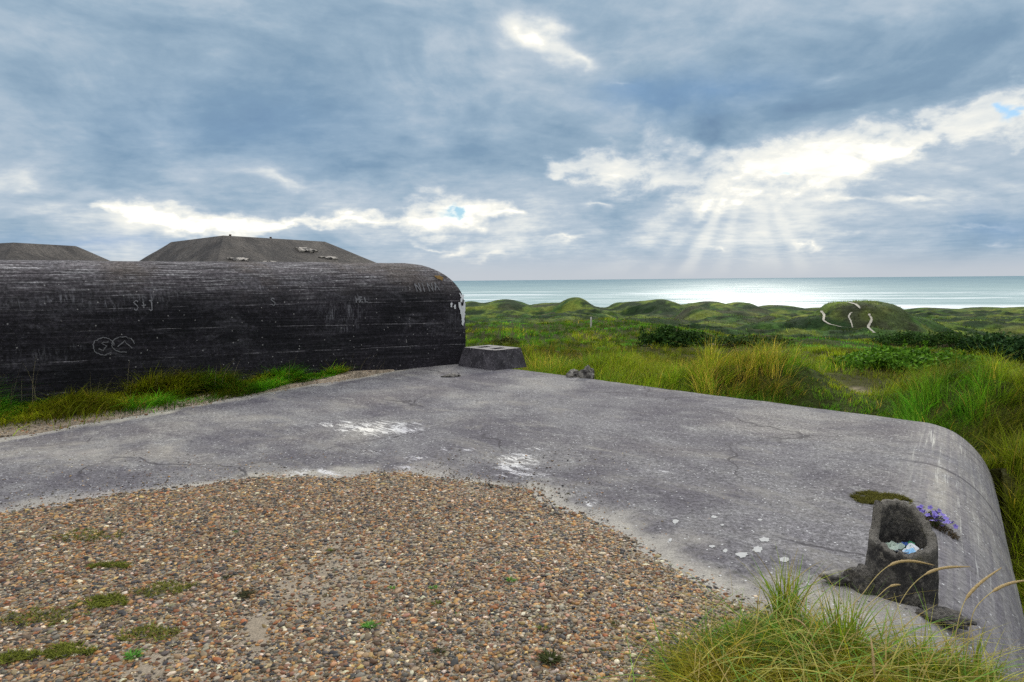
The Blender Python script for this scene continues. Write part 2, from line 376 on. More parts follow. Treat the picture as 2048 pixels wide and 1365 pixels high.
s_ = tx*NS[0]+ty*NS[1]; sandm = np.maximum(sandm, sst(505, 520, s_))
soil = mixc(tc*.6, np.array((.040, .032, .012)), np.where(s_ < 60, .80, 0.0))  # soil colour darkened to paint in the shadow under the dune grass
tcol = mixc(np.where((s_ < 75)[:, None], soil, tc), SAND, sandm)
nA, nR = len(az), len(rad)
fc = grid_faces(nA, nR)
j = np.arange(nR-1); wrap = np.stack([(nA-1)*nR+j, j, j+1, (nA-1)*nR+j+1], 1)
m_gr, g, b = material('dune_ground')
oc = objco(g); c = g.attr('Col')
nn = g.noise(oc, 1.4, 6, .65); nf_ = g.noise(oc, 14, 4, .6); c = g.mix(1.0, c, g.ramp(g.noise(oc, .22, 7, .7, .4), [(.32, .45), (.5, 1.0), (.68, 1.6)]), 'MULTIPLY')
c = g.mix(1.0, c, g.ramp(nn, [(.25, .45), (.75, 1.5)]), 'MULTIPLY'); c = g.mix(1.0, c, g.ramp(nf_, [(.25, .6), (.75, 1.35)]), 'MULTIPLY')
g.put(b.inputs['Base Color'], c); b.inputs['Roughness'].default_value = .95; b.inputs['Specular IOR Level'].default_value = .1
g.put(b.inputs['Normal'], g.bump(nf_, .6, .04, g.bump(nn, 1.0, .5)))
ground = tag(mk('ground', np.stack([tx, ty, tz], 1), [fc, wrap], m_gr, tcol), kind='structure')

# sea
SEA = -22.0
sr = np.geomspace(300, 26000, 140); sa = np.radians(np.linspace(-75, 110, 120))
A, RR = np.meshgrid(sa, sr, indexing='ij'); sx = (np.sin(A)*RR).ravel(); sy = (np.cos(A)*RR).ravel()
m_sea, g, b = material('sea_water')
oc = objco(g)
ocr = g.scale(oc, (1, 1, 1), rot=(0, 0, math.radians(17)))          # y axis now points out to sea
X_, Y_, Z_ = g.sep(ocr)
swell = g.noise(g.scale(ocr, (.010, .028, 1)), 1.0, 5, .6, .6)
chop = g.noise(g.scale(ocr, (.05, .12, 1)), 1.0, 6, .65, .3)
fo = g.noise(g.scale(ocr, (.0032, .017, 1)), 1.0, 8, .66, .5)
fo2 = g.noise(g.scale(ocr, (.03, .10, 1)), 1.0, 5, .7)
surf = g.curve(Y_, [(450, .60), (620, .54), (800, .46), (1000, .52), (1300, .38), (1800, .26), (3000, .05), (8000, 0)], 450, 8000)
foam = g.sm(g.m('ADD', g.m('MULTIPLY_ADD', fo2, .30, -.15), g.m('ADD', g.m('MULTIPLY_ADD', fo, 1.4, -.7), surf)), .50, .66)
deep = g.curve(Y_, [(450, 0), (900, .15), (1600, .4), (4000, .8), (12000, 1)], 450, 12000)
wc = g.mix(deep, (.33, .43, .42), (.15, .235, .285)); wc = g.mix(g.sm(fo, .45, .7), wc, (.36, .46, .44))  # reflected sky partly put into the water's own colour, darker towards the horizon
g.put(b.inputs['Base Color'], g.mix(foam, wc, (.80, .84, .84))); b.inputs['Specular IOR Level'].default_value = 0; b.inputs['Roughness'].default_value = .9
nrm_ = g.bump(chop, .35, 1.6, g.bump(swell, .4, 5.0)); gl = g.new('ShaderNodeBsdfGlossy'); g.put(gl.inputs['Normal'], nrm_); gl.inputs['Color'].default_value = (.95, .97, 1, 1)
strk = g.sm(g.noise(g.scale(ocr, (.006, .05, 1)), 1.0, 6, .7), .38, .62); g.put(gl.inputs['Roughness'], g.m('MULTIPLY_ADD', strk, .34, .14))
mx = g.new('ShaderNodeMixShader'); g.put(mx.inputs[0], g.m('MULTIPLY', g.m('SUBTRACT', 1.0, g.m('MULTIPLY', foam, .7)), g.m('MULTIPLY', g.m('MULTIPLY_ADD', strk, .8, .2), g.m('MULTIPLY_ADD', deep, -.17, .21))))
g.l.new(b.outputs[0], mx.inputs[1]); g.l.new(gl.outputs[0], mx.inputs[2]); g.l.new(mx.outputs[0], g.n['Material Output'].inputs[0])
sea = tag(mk('sea', np.stack([sx, sy, np.full_like(sx, SEA)], 1), grid_faces(120, 140), m_sea), kind='structure')

# sand footpaths climbing the far hill
m_path, g, b = material('path_sand'); oc = objco(g)
g.put(b.inputs['Base Color'], g.mix(g.noise(oc, 1.5, 5, .6), (.36, .33, .25), (.56, .52, .44))); b.inputs['Roughness'].default_value = .95
def path(pts, w0, w1, n=40):
    pts = np.array(pts, float); d = np.r_[0, np.cumsum(np.hypot(*np.diff(pts, axis=0).T))]; tt = np.linspace(0, d[-1], n)
    px = np.interp(tt, d, pts[:, 0]); py = np.interp(tt, d, pts[:, 1])
    for _ in range(5): px[1:-1] = .25*px[:-2]+.5*px[1:-1]+.25*px[2:]
    px = px+(fbm(tt*.25, tt*0+n, 141)-.5)*3
    V = []
    for i in range(n):
        w = (lerp(w0, w1, i/(n-1)))*(.75+.5*random.random())
        for q in (-1, -.33, .33, 1):
            h = hit(px[i]+q*w*.5, py[i], 120, 330); h = h+np.array([0, 0, .16]); V.append(h)
    return tag(mk('sand_path', V, grid_faces(n, 4), m_path), kind='structure')
path([(1642, 623), (1650, 632), (1645, 641), (1660, 650), (1682, 655), (1706, 657)], 6, 2.5)
path([(1703, 626), (1697, 634), (1702, 645), (1706, 656)], 3.5, 2)
path([(1698, 606), (1712, 610), (1720, 618)], 11, 3, 16)
path([(1738, 629), (1744, 640), (1736, 655), (1748, 667)], 4, 6)

# ------------------------------------------------------------------ low bunker (its roof is the foreground)
GRAV = [gnd(*q)[:2] for q in [(-900, 1150), (-400, 1085), (0, 1032), (100, 1016), (200, 998), (300, 985), (400, 975), (500, 962), (600, 956), (700, 958), (800, 950), (880, 964), (960, 975), (1050, 985), (1090, 1015), (1150, 1040), (1250, 1085), (1300, 1120), (1390, 1165), (1460, 1200), (1530, 1235), (1560, 1300), (1400, 1500)]] + [np.array((.6, 1.9)), np.array((-.2, -2.)), np.array((-7, -2.))]
GRAV = np.array(GRAV)
def gsd(x, y):  # signed distance, negative inside the gravel
    d = segdist(x, y, GRAV); return np.where(inpoly(x, y, GRAV), -d, d)
us = np.concatenate([np.linspace(U_L, -.3, 190), np.linspace(-.28, -.17, 8), -.17+.70*np.sin(np.linspace(.06, math.pi/2, 40))])
zs = zslab(us); zs[-1] = -.78
us = np.concatenate([us, [us[-1]+.004, us[-1]+.01]]); zs = np.concatenate([zs, [-1.3, -2.3]])
nv_ = 300
V = []; UVS = []
arc = np.r_[0, np.cumsum(np.hypot(np.diff(us), np.diff(zs)))]
for i in range(len(us)):
    ve = vend(us[i]); vs = np.concatenate([np.linspace(-9, 1.5, 30)[:-1], np.linspace(1.5, ve-.02, nv_-32), [ve, ve+.015, ve+.02]])
    x, y = xy(us[i], vs); z = np.full_like(vs, zs[i])
    rough = (fbm(x*.7, y*.7, 7)-.5)*.02 + (fbm(x*5, y*5, 9)-.5)*.006
    z = z + rough*(1 if zs[i] > -.5 else .2)
    if -.75 < zs[i] < -.02: x = x+PV[0]*rough; y = y+PV[1]*rough
    z[-2] -= .02; z[-1] -= 1.6
    if zs[i] < -.9: z[-1] = z[-2]-.5
    if zs[i] > -.6:   # chipped far lip
        ch = (fbm(np.array([us[i]*3.1]), np.array([4.]), 19)[0]-.5)*.06
        x[-3:] += RV[0]*ch; y[-3:] += RV[1]*ch
    V.append(np.stack([x, y, z], 1)); UVS.append(np.stack([np.full_like(vs, arc[i]), vs], 1))
V = np.concatenate(V); UVS = np.concatenate(UVS); nvv = len(vs)
d_ = gsd(V[:, 0], V[:, 1])
dust = np.exp(-np.clip(d_, 0, 9)/(.14+.38*fbm(V[:, 0]*1.1, V[:, 1]*1.1, 23)**2*2)) ; dust[d_ < 0] = 1
uu, vv = uvw2(V[:, 0], V[:, 1])
dustA = sst(U_L+.5, U_L+.05, uu+.5*(fbm(vv*1.3, uu*1.3, 27)-.5))*.7
dust = np.maximum(dust, dustA)
for px, py, rx, ry, a in [(1700, 1230, 190, 90, .75), (1560, 1170, 120, 50, .5), (150, 905, 420, 40, .42), (560, 880, 200, 30, .3), (1870, 1290, 90, 50, .7), (1300, 760, 250, 14, .3), (1000, 800, 250, 25, .25), (1880, 960, 60, 90, .35)]:
    c0 = gnd(px, py); ex = gnd(px+rx, py)-c0; ey = gnd(px, py-ry)-c0; dx = V[:, 0]-c0[0]; dy = V[:, 1]-c0[1]; M = np.linalg.inv(np.array([[ex[0], ey[0]], [ex[1], ey[1]]]))
    dust = np.maximum(dust, a*np.exp(-((M[0, 0]*dx+M[0, 1]*dy)**2+(M[1, 0]*dx+M[1, 1]*dy)**2)))
curvem = sst(-.45, .0, uu)
scuff = np.zeros(len(V))
for px, py, rx, ry, a in [(760, 858, 90, 16, 1), (690, 850, 110, 10, .7), (820, 850, 40, 10, .6), (830, 920, 40, 9, .9), (1030, 925, 45, 22, 1), (920, 900, 45, 6, .7), (1080, 897, 40, 5, .7), (1050, 950, 70, 6, .8), (640, 945, 70, 10, .9), (580, 955, 40, 7, .8), (810, 935, 30, 6, .7), (1180, 1005, 22, 8, .9), (1450, 963, 50, 8, .45), (1140, 873, 30, 8, .5), (1320, 945, 40, 6, .5), (260, 993, 40, 7, .9), (740, 905, 60, 8, .5)]:
    c0 = gnd(px, py); ex = gnd(px+rx, py)-c0; ey = gnd(px, py-ry)-c0
    dx = V[:, 0]-c0[0]; dy = V[:, 1]-c0[1]; M = np.linalg.inv(np.array([[ex[0], ey[0]], [ex[1], ey[1]]]))
    q = (M[0, 0]*dx+M[0, 1]*dy)**2+(M[1, 0]*dx+M[1, 1]*dy)**2
    scuff = np.maximum(scuff, a*np.exp(-q*.9))
m_slab, g, b = material('weathered_concrete_roof')
oc = objco(g); at_ = g.sep(g.attr('Col')); ruv = g.scale(oc, (1, 1, 1), rot=(0, 0, math.radians(46.6)))  # x along the far edge
uvn = g.new('ShaderNodeTexCoord').outputs['UV']
big = g.noise(oc, .75, 6, .6, .4); mid = g.noise(g.scale(ruv, (1.5, 2.6, 1)), 1.7, 9, .74, .6); fine = g.noise(oc, 28, 6, .75); grit = g.noise(oc, 85, 4, .8)
base = g.mix(g.sm(big, .36, .66), (.118, .110, .121), (.212, .205, .205))
base = g.mix(g.m('MULTIPLY', g.sm(mid, .50, .72), .55), base, (.34, .335, .32))
base = g.mix(g.m('MULTIPLY', g.sm(mid, .50, .30), .6), base, (.075, .068, .085))
base = g.mix(1.0, base, g.ramp(fine, [(.30, .32), (.5, .95), (.70, 1.75)]), 'MULTIPLY')
base = g.mix(1.0, base, g.ramp(grit, [(.34, .45), (.5, 1.0), (.66, 1.6)]), 'MULTIPLY')
# boards of the rounded edge: streaks along it and water stains across it
board = g.noise(g.scale(uvn, (16, .25, 1)), 1.0, 4, .6); run = g.noise(g.scale(uvn, (.8, 9, 1)), 1.0, 5, .65)
side = g.mix(g.sm(board, .42, .62), (.19, .18, .19), (.27, .26, .25)); side = g.mix(g.m('MULTIPLY', g.sm(run, .50, .68), .65), side, (.08, .075, .085)); side = g.mix(1.0, side, g.ramp(fine, [(.25, .4), (.5, 1.), (.75, 1.5)]), 'MULTIPLY')
side = g.mix(g.m('MULTIPLY', g.m('MULTIPLY', g.sm(g.noise(g.scale(uvn, (34, .8, 1)), 1.0, 5, .7), .55, .66), g.sm(g.noise(g.scale(uvn, (3, 1.2, 1)), 1.0, 4, .6), .38, .58)), .9), side, (.58, .58, .54))
base = g.mix(g.m('MULTIPLY', at_[2], .85), base, side)
_c0 = gnd(1870, 928); VS = float(uvw2(_c0[0], _c0[1])[1]); uS = g.sep(uvn)
crk = g.m('ABSOLUTE', g.m('SUBTRACT', g.m('ADD', uS[1], g.m('MULTIPLY_ADD', g.noise(uvn, 2.5, 4, .6), .12, -.06)), VS))
crk = g.m('MULTIPLY', g.m('SUBTRACT', 1.0, g.sm(crk, .008, .05)), g.m('MULTIPLY', at_[2], .75)); base = g.mix(crk, base, (.05, .045, .055))
dn = g.m('ADD', at_[0], g.m('MULTIPLY_ADD', g.noise(g.scale(oc, (3, 3, 3)), 1.0, 6, .65), .8, -.4))
dcol = g.mix(g.noise(oc, 6, 5, .6), (.33, .305, .26), (.50, .47, .41)); dcol = g.mix(1.0, dcol, g.ramp(grit, [(.3, .6), (.7, 1.3)]), 'MULTIPLY')
base = g.mix(g.m('MULTIPLY', g.sm(dn, .20, .70), .9), base, dcol)
sn = g.noise(g.scale(ruv, (4.0, 13, 1)), 1.0, 8, .80, .8)
base = g.mix(g.m('MULTIPLY', g.sm(g.m('MULTIPLY', at_[1], g.sm(sn, .42, .62)), .22, .55), g.ramp(grit, [(.35, .35), (.55, 1.0)])), base, (.72, .71, .70))
v3 = g.voro(oc, 34)
st_ = g.noise(oc, .42, 5, .62, .8); base = g.mix(1.0, base, g.ramp(st_, [(.32, (.74, .72, .78)), (.5, (1, 1, 1)), (.66, (1.28, 1.25, 1.16))]), 'MULTIPLY')
st2 = g.noise(g.scale(ruv, (.8, 2.0, 1), loc=(5, 3, 0)), 1.0, 7, .7, .5); base = g.mix(g.m('MULTIPLY', g.sm(st2, .52, .68), .45), base, (.30, .28, .245))
wv_ = g.vm('ADD', oc, g.vm('MULTIPLY', g.noisec(oc, 1.3, 5), (.55, .55, .55))); ck = g.voro(wv_, .38, 'DISTANCE_TO_EDGE')['Distance']
ckm = g.m('MULTIPLY', g.m('SUBTRACT', 1.0, g.sm(ck, .0015, .0065)), g.sm(g.noise(oc, .55, 3, .5), .47, .56)); base = g.mix(g.m('MULTIPLY', ckm, .75), base, (.045, .04, .045))
spk = g.m('MULTIPLY', g.m('LESS_THAN', v3['Distance'], .22), g.m('GREATER_THAN', g.sep(v3['Color'])[0], .86))
base = g.mix(spk, base, (.62, .62, .61))
v4 = g.voro(oc, 26); hol = g.m('MULTIPLY', g.m('LESS_THAN', v4['Distance'], .20), g.m('GREATER_THAN', g.sep(v4['Color'])[1], .82))
base = g.mix(g.m('MULTIPLY', hol, .8), base, (.05, .045, .05))
g.put(b.inputs['Base Color'], base); b.inputs['Roughness'].default_value = .9; b.inputs['Specular IOR Level'].default_value = .25
hh = g.m('ADD', g.m('MULTIPLY', fine, .6), g.m('ADD', g.m('MULTIPLY', grit, .5), g.m('MULTIPLY', hol, -.5)))
g.put(b.inputs['Normal'], g.bump(hh, .75, .012, g.bump(mid, .35, .02)))
slab = mk('low_bunker', V, grid_faces(len(us), nvv)[:, ::-1], m_slab, np.stack([dust, scuff, curvem], 1), uv=UVS)
tag(slab, 'low concrete bunker in the foreground, a broad flat purple-grey roof with one rounded edge', 'bunker')

m_spot, g, b = material('pale_lichen'); g.put(b.inputs['Base Color'], g.mix(g.noise(objco(g), 70, 5, .8), (.24, .24, .235), (.60, .60, .58)))
for px, py, rx, ry in [(1529, 1082, 11, 5), (1515, 1102, 10, 7), (1484, 1112, 13, 6), (1424, 1095, 7, 3), (1451, 1104, 5, 4), (1351, 1045, 7, 4), (1428, 1036, 7, 3), (1445, 1052, 4, 2), (1568, 1122, 10, 6), (1340, 1082, 4, 3), (1520, 1042, 5, 2)]:
    c0 = gnd(px, py); ex = gnd(px+rx, py)-c0; ey = gnd(px, py-ry)-c0; n_ = 18; zf_ = lambda x, y: float((fbm(np.array([x*.7]), np.array([y*.7]), 7)[0]-.5)*.02+(fbm(np.array([x*5]), np.array([y*5]), 9)[0]-.5)*.006+zslab(uvw2(x, y)[0]))+.0035; Vs = [[c0[0], c0[1], zf_(c0[0], c0[1])]]
    for k_ in range(n_):
        an = k_*6.2832/n_; r_ = R.uniform(.7, 1.15); q_ = c0+ex*math.cos(an)*r_+ey*math.sin(an)*r_; Vs.append([q_[0], q_[1], zf_(q_[0], q_[1])-.001])
    mk('lichen_spot', Vs, np.array([[0, 1+(k_+1) % n_, 1+k_][::-1] for k_ in range(n_)]), m_spot, parent=slab)
# sand bed under the gravel
gx, gy = np.meshgrid(np.linspace(-7, 1.6, 260), np.linspace(-2, 6.4, 250), indexing='ij'); gx = gx.ravel(); gy = gy.ravel()
gd = gsd(gx, gy); gz = .006 + .03*sst(.0, -.7, gd) + .012*(fbm(gx*1.5, gy*1.5, 33)-.5) - .05*sst(-.02, .12, gd+.12*(fbm(gx*4, gy*4, 37)-.5)) 
gu, _ = uvw2(gx, gy); gz = gz + np.minimum(zslab(np.minimum(gu, .5)), 0)
def zbed(x, y):
    d = gsd(x, y); u_, _ = uvw2(x, y)
    return np.maximum(.006 + .03*sst(.0, -.7, d) + .012*(fbm(x*1.5, y*1.5, 33)-.5) - .05*sst(-.02, .12, d+.12*(fbm(x*4, y*4, 37)-.5)), 0) + np.minimum(zslab(np.minimum(u_, .5)), 0)
m_sand, g, b = material('gritty_sand'); oc = objco(g)
gc = g.mix(g.noise(oc, 5, 6, .65), (.22, .175, .12), (.40, .33, .245)); gc = g.mix(1.0, gc, g.ramp(g.noise(oc, 120, 4, .8), [(.3, .5), (.7, 1.45)]), 'MULTIPLY')
g.put(b.inputs['Base Color'], gc); b.inputs['Roughness'].default_value = .95; g.put(b.inputs['Normal'], g.bump(g.noise(oc, 90, 5, .7), .8, .01))
tag(mk('sand_bed', np.stack([gx, gy, gz], 1), grid_faces(260, 250)[:, ::-1], m_sand), kind='structure')

# ------------------------------------------------------------------ pebbles
def icos():
    import bmesh
    bm = bmesh.new(); bmesh.ops.create_icosphere(bm, subdivisions=1, radius=1); 
    v = np.array([p.co[:] for p in bm.verts]); f = np.array([[p.index for p in q.verts] for q in bm.faces]); bm.free(); return v, f
def octs():
    v = [(1,0,0),(-1,0,0),(0,1,0),(0,-1,0),(0,0,1),(0,0,-1)]
    f = [(0,2,4),(2,1,4),(1,3,4),(3,0,4),(2,0,5),(1,2,5),(3,1,5),(0,3,5)]
    v = [np.array(p, float) for p in v]; F2 = []; cache = {}
    def mid_(a, b):
        k_ = (min(a, b), max(a, b))
        if k_ not in cache:
            p = v[a]+v[b]; v.append(p/np.linalg.norm(p)); cache[k_] = len(v)-1
        return cache[k_]
    for a, b_, c_ in f:
        x, y, z = mid_(a, b_), mid_(b_, c_), mid_(c_, a); F2 += [(a, x, z), (x, b_, y), (z, y, c_), (x, y, z)]
    return np.array(v), np.array(F2)
OV, OF = octs()
PAL = np.array([(.36, .21, .085), (.43, .29, .14), (.27, .115, .05), (.19, .11, .07), (.085, .085, .095), (.050, .054, .065), (.155, .155, .155), (.30, .295, .28), (.62, .60, .55), (.38, .32, .23), (.24, .19, .14), (.12, .095, .07), (.38, .24, .18), (.48, .37, .18), (.21, .19, .14), (.31, .26, .19)])
PW = np.array([9, 8, 7, 8, 11, 11, 9, 7, 8, 9, 8, 8, 4, 4, 7, 8.]); PW /= PW.sum()
m_peb, g, b = material('pebble_stone'); oc = objco(g)
pc = g.mix(1.0, g.attr('Col'), g.ramp(g.noise(oc, 160, 4, .7), [(.3, .62), (.7, 1.35)]), 'MULTIPLY')
g.put(b.inputs['Base Color'], pc); b.inputs['Roughness'].default_value = .62; b.inputs['Specular IOR Level'].default_value = .35
def pebbles(name, px, py, pz, r, col):
    n = len(px)
    sc = np.stack([r*R.uniform(.95, 1.5, n), r*R.uniform(.75, 1.05, n), r*R.uniform(.30, .58, n)], 1)
    th = R.uniform(0, 2*np.pi, n); tl = R.normal(0, .28, n); t2 = R.uniform(0, 2*np.pi, n)
    bv = OV[None]*(1+R.normal(0, .10, (n, len(OV), 1)))*sc[:, None]
    c_, s_ = np.cos(th)[:, None], np.sin(th)[:, None]
    x = bv[..., 0]*c_-bv[..., 1]*s_; y = bv[..., 0]*s_+bv[..., 1]*c_; z = bv[..., 2]
    ax, ay = np.cos(t2)[:, None], np.sin(t2)[:, None]; w = x*ax+y*ay; p = -x*ay+y*ax
    ct, st_ = np.cos(tl)[:, None], np.sin(tl)[:, None]; w, z = w*ct-z*st_, w*st_+z*ct
    x = w*ax-p*ay; y = w*ay+p*ax
    v = np.stack([x+px[:, None], y+py[:, None], z+(pz+sc[:, 2]*.35)[:, None]], 2).reshape(-1, 3)
    f = (OF[None]+(np.arange(n)*len(OV))[:, None, None]).reshape(-1, 3)
    return mk(name, v, f, m_peb, np.repeat(col*np.array([.94, .81, .63]), len(OV), 0))
N = 640000
x = R.uniform(-6.2, 1.7, N); y = R.uniform(1.3, 6.6, N)
vis = (np.abs(x) < y*.80+.4)
x, y = x[vis], y[vis]; d = gsd(x, y)
bare = sst(.56, .68, fbm(x*1.1, y*1.1, 41, 4, .6))*.6 + .25*sst(.5, .7, fbm(x*4, y*4, 42))
c1 = gnd(515, 1275); bare = np.maximum(bare, np.exp(-((x-c1[0]+(y-c1[1])*.3)/.10)**2-((y-c1[1])/.28)**2)*1.1)
wob = .30*(fbm(x*2.2, y*2.2, 43)-.5)+.12*(fbm(x*8, y*8, 45)-.5)
pr = np.where(d+wob < 0, .86*(1-bare*.97), .55*np.exp(-np.clip(d+wob, 0, 9)/.07)+.055*np.exp(-np.clip(d, 0, 9)/.5)+.005)
uu, vv = uvw2(x, y); pr = pr*(uu < .15)
keep = R.random(len(x)) < pr*.9
x, y, d = x[keep], y[keep], d[keep]
r = np.clip(np.exp(R.normal(math.log(.0063), .42, len(x))), .003, .0185)*np.where(d > .1, .62, 1.0)
ci = R.choice(len(PAL), len(x), p=PW); col = PAL[ci]*R.uniform(.40, 1.40, (len(x), 1))*R.uniform(.92, 1.08, (len(x), 3))
col = np.where((d > .12)[:, None] & (R.random(len(x)) < .6)[:, None], col*.45, col)
pz = zbed(x, y)
tag(pebbles('gravel', x, y, pz, r, col), kind='stuff')
# grit and shell bits in the sand strip by the wall
n = 3800; v_ = R.uniform(-2, 15, n); u_ = U_L+R.uniform(-.75, .25, n)-np.abs(R.normal(0, .1, n)); x, y = xy(u_, v_); k_ = (v_ < vend(u_)-.3) & (wst(x, y)[1] > .05); x, y = x[k_], y[k_]
r = np.clip(np.exp(R.normal(math.log(.008), .4, len(x))), .004, .022); col = PAL[R.choice(len(PAL), len(x), p=PW)]*1.05
tag(pebbles('strip_gravel', x, y, np.maximum(zter(x, y), 0), r, col), kind='stuff')

# ------------------------------------------------------------------ tall bunker
def prof(a):
    """arc length up the wall -> (inset, z)"""
    zf = ZT-RC; la = RC*math.pi/2
    a = np.asarray(a, float); t = np.clip((a-zf)/RC, 0, math.pi/2)
    return RC*(1-np.cos(t)) + np.maximum(a-zf-la, 0), np.where(a < zf, a, zf+RC*np.sin(t))
def wall(s, a, off=0.0):
    """point on the wall's front: s metres along, a up the surface, off out of it"""
    i, z = prof(a); t = np.clip((a-(ZT-RC))/RC, 0, math.pi/2)
    nx, nz = np.cos(t), np.sin(t)
    p = np.stack([PL[0]+WD[0]*s-WN[0]*i+WN[0]*nx*off, PL[1]+WD[1]*s-WN[1]*i+WN[1]*nx*off, z+nz*off], -1)
    return p
m_wall, g, b = material('tarred_board_concrete')
oc = objco(g); uvn = g.new('ShaderNodeTexCoord').outputs['UV']; U_, A_, _z = g.sep(uvn)
tilt = g.m('ADD', A_, g.m('MULTIPLY', g.m('SUBTRACT', U_, 7.0), g.m('MULTIPLY', g.m('SUBTRACT', 1.0, g.sm(A_, .9, 1.5)), .03)))
q = g.xyz(U_, tilt, 0)
lines = g.noise(g.scale(q, (.55, 21, 1)), 1.0, 5, .72, .15); lines2 = g.noise(g.scale(q, (1.6, 48, 1)), 1.0, 4, .7)
blot = g.noise(g.scale(q, (.5, 1.3, 1)), 1.0, 7, .65, .6); fine = g.noise(oc, 22, 6, .75); grit = g.noise(oc, 60, 4, .8)
wear = g.sm(g.m('ADD', A_, g.m('MULTIPLY_ADD', blot, .9, -.45)), 1.15, 2.15)
tar = g.mix(g.sm(blot, .35, .65), (.005, .005, .007), (.018, .016, .021)); tar = g.mix(g.m('MULTIPLY', g.sm(lines, .50, .70), .5), tar, (.075, .07, .08))
old = g.mix(g.sm(lines, .38, .60), (.028, .024, .027), (.115, .102, .108)); old = g.mix(g.m('MULTIPLY', g.sm(lines2, .52, .62), .85), old, (.42, .41, .41)); 
old = g.mix(g.m('MULTIPLY', g.sm(g.noise(oc, .9, 5, .6), .48, .66), .6), old, (.095, .076, .060)); c = g.mix(wear, tar, old)
bn = g.m('FRACT', g.m('MULTIPLY', g.m('ADD', tilt, g.m('MULTIPLY', g.noise(g.scale(uvn, (.7, .7, 1)), 1.0, 3, .6), .06)), 2.35))
seam = g.m('MULTIPLY', g.m('LESS_THAN', bn, .030), g.sm(g.noise(g.scale(uvn, (.9, 2, 1)), 1.0, 5, .7), .46, .58))
c = g.mix(g.m('MULTIPLY', seam, .8), c, (.20, .19, .20))
smear = g.m('MULTIPLY', g.sm(g.noise(g.scale(uvn, (.9, 2.6, 1), loc=(9, 2, 0)), 1.0, 8, .72, .8), .50, .70), g.sm(A_, .2, .7))
c = g.mix(g.m('MULTIPLY', smear, .55), c, (.085, .082, .092))
pit = g.noise(g.scale(oc, (1, 1, 1.6)), 34, 5, .8); c = g.mix(g.m('MULTIPLY', g.sm(pit, .60, .68), g.m('MULTIPLY_ADD', g.sm(blot, .4, .6), .5, .2)), c, (.25, .24, .24))
c = g.mix(1.0, c, g.ramp(fine, [(.30, .22), (.5, .95), (.70, 2.3)]), 'MULTIPLY')
v3 = g.voro(oc, 17); spk = g.m('MULTIPLY', g.m('LESS_THAN', v3['Distance'], g.m('MULTIPLY', grit, .34)), g.m('GREATER_THAN', g.sep(v3['Color'])[0], .86))
c = g.mix(g.m('MULTIPLY', spk, .85), c, (.30, .29, .28))
scr = g.noise(g.scale(uvn, (26, 5, 1)), 1.0, 4, .75, .8); sm_ = g.m('MULTIPLY', g.sm(g.noise(g.scale(uvn, (.55, 1.7, 1), loc=(3, 5, 0)), 1.0, 4, .6), .52, .66), g.m('MULTIPLY', g.sm(A_, .5, .8), g.m('SUBTRACT', 1.0, g.sm(A_, 1.5, 1.9))))
c = g.mix(g.m('MULTIPLY', g.m('MULTIPLY', g.sm(scr, .50, .66), sm_), .55), c, (.25, .25, .27))
g.put(b.inputs['Base Color'], c); b.inputs['Roughness'].default_value = .85; b.inputs['Specular IOR Level'].default_value = .25
g.put(b.inputs['Normal'], g.bump(g.m('ADD', g.m('MULTIPLY', lines, .8), g.m('ADD', g.m('MULTIPLY', fine, .5), g.m('MULTIPLY', seam, -.6))), .8, .03))
m_roof, g, b = material('grey_roof_concrete'); oc = objco(g)
n_ = g.noise(oc, 1.1, 7, .65, .4); f_ = g.noise(oc, 14, 6, .75)
c = g.mix(g.sm(n_, .35, .65), (.034, .029, .026), (.098, .085, .072)); c = g.mix(1.0, c, g.ramp(f_, [(.3, .25), (.5, 1), (.7, 2.0)]), 'MULTIPLY')
g.put(b.inputs['Base Color'], c); g.put(b.inputs['Normal'], g.bump(f_, 1.0, .06))

bunker = tag(empty('tall_bunker', (float(PL[0]), float(PL[1]), 0)), 'long black tar-stained concrete bunker wall with a rounded top edge and scratched graffiti', 'bunker')
def ploc(P_): return np.asarray(P_) - np.array([PL[0], PL[1], 0])
ss = np.concatenate([np.linspace(S0, -.5, 40)[:-1], np.linspace(-.5, LW, 260)]); aa = np.concatenate([np.linspace(-.7, ZT-RC, 60), np.linspace(ZT-RC, ZT-RC+RC*math.pi/2, 42)[1:], [ZT-RC+RC*math.pi/2+.25]])
V = []; UVS = []
und = lambda s, a: (fbm(s*.9, a*1.1, 101)-.5)*.03 + (vn(s*.6, a*21, 102)-.5)*.010*sst(-.2, .4, a)
for s_ in ss:
    i, z = prof(aa); s2 = np.where(s_ > LW-1.6, lerp(LW-1.6, LW-i, (s_-(LW-1.6))/1.6), s_)
    V.append(wall(s2, aa, und(s2, aa)*np.where(s_ > LW-.01, .3, 1))); UVS.append(np.stack([s2, aa], 1))
V = [np.concatenate(V)]; UVS = [np.concatenate(UVS)]; Fs = [grid_faces(len(ss), len(aa))]; off = len(V[0])
# end face (same profile, going back from the corner)
tt = np.concatenate([np.linspace(0, 2, 40), np.linspace(2, DEPTH, 20)[1:]]); pts = []
for t_ in tt:
    i, z = prof(aa); t2 = i+(t_)*(DEPTH-i)/DEPTH
    pts.append(np.stack([PR[0]-WD[0]*i-WN[0]*t2, PR[1]-WD[1]*i-WN[1]*t2, z], 1)); UVS.append(np.stack([LW+t2, aa], 1))
V.append(np.concatenate(pts)); Fs.append(grid_faces(len(tt), len(aa), off)); off += len(V[-1])
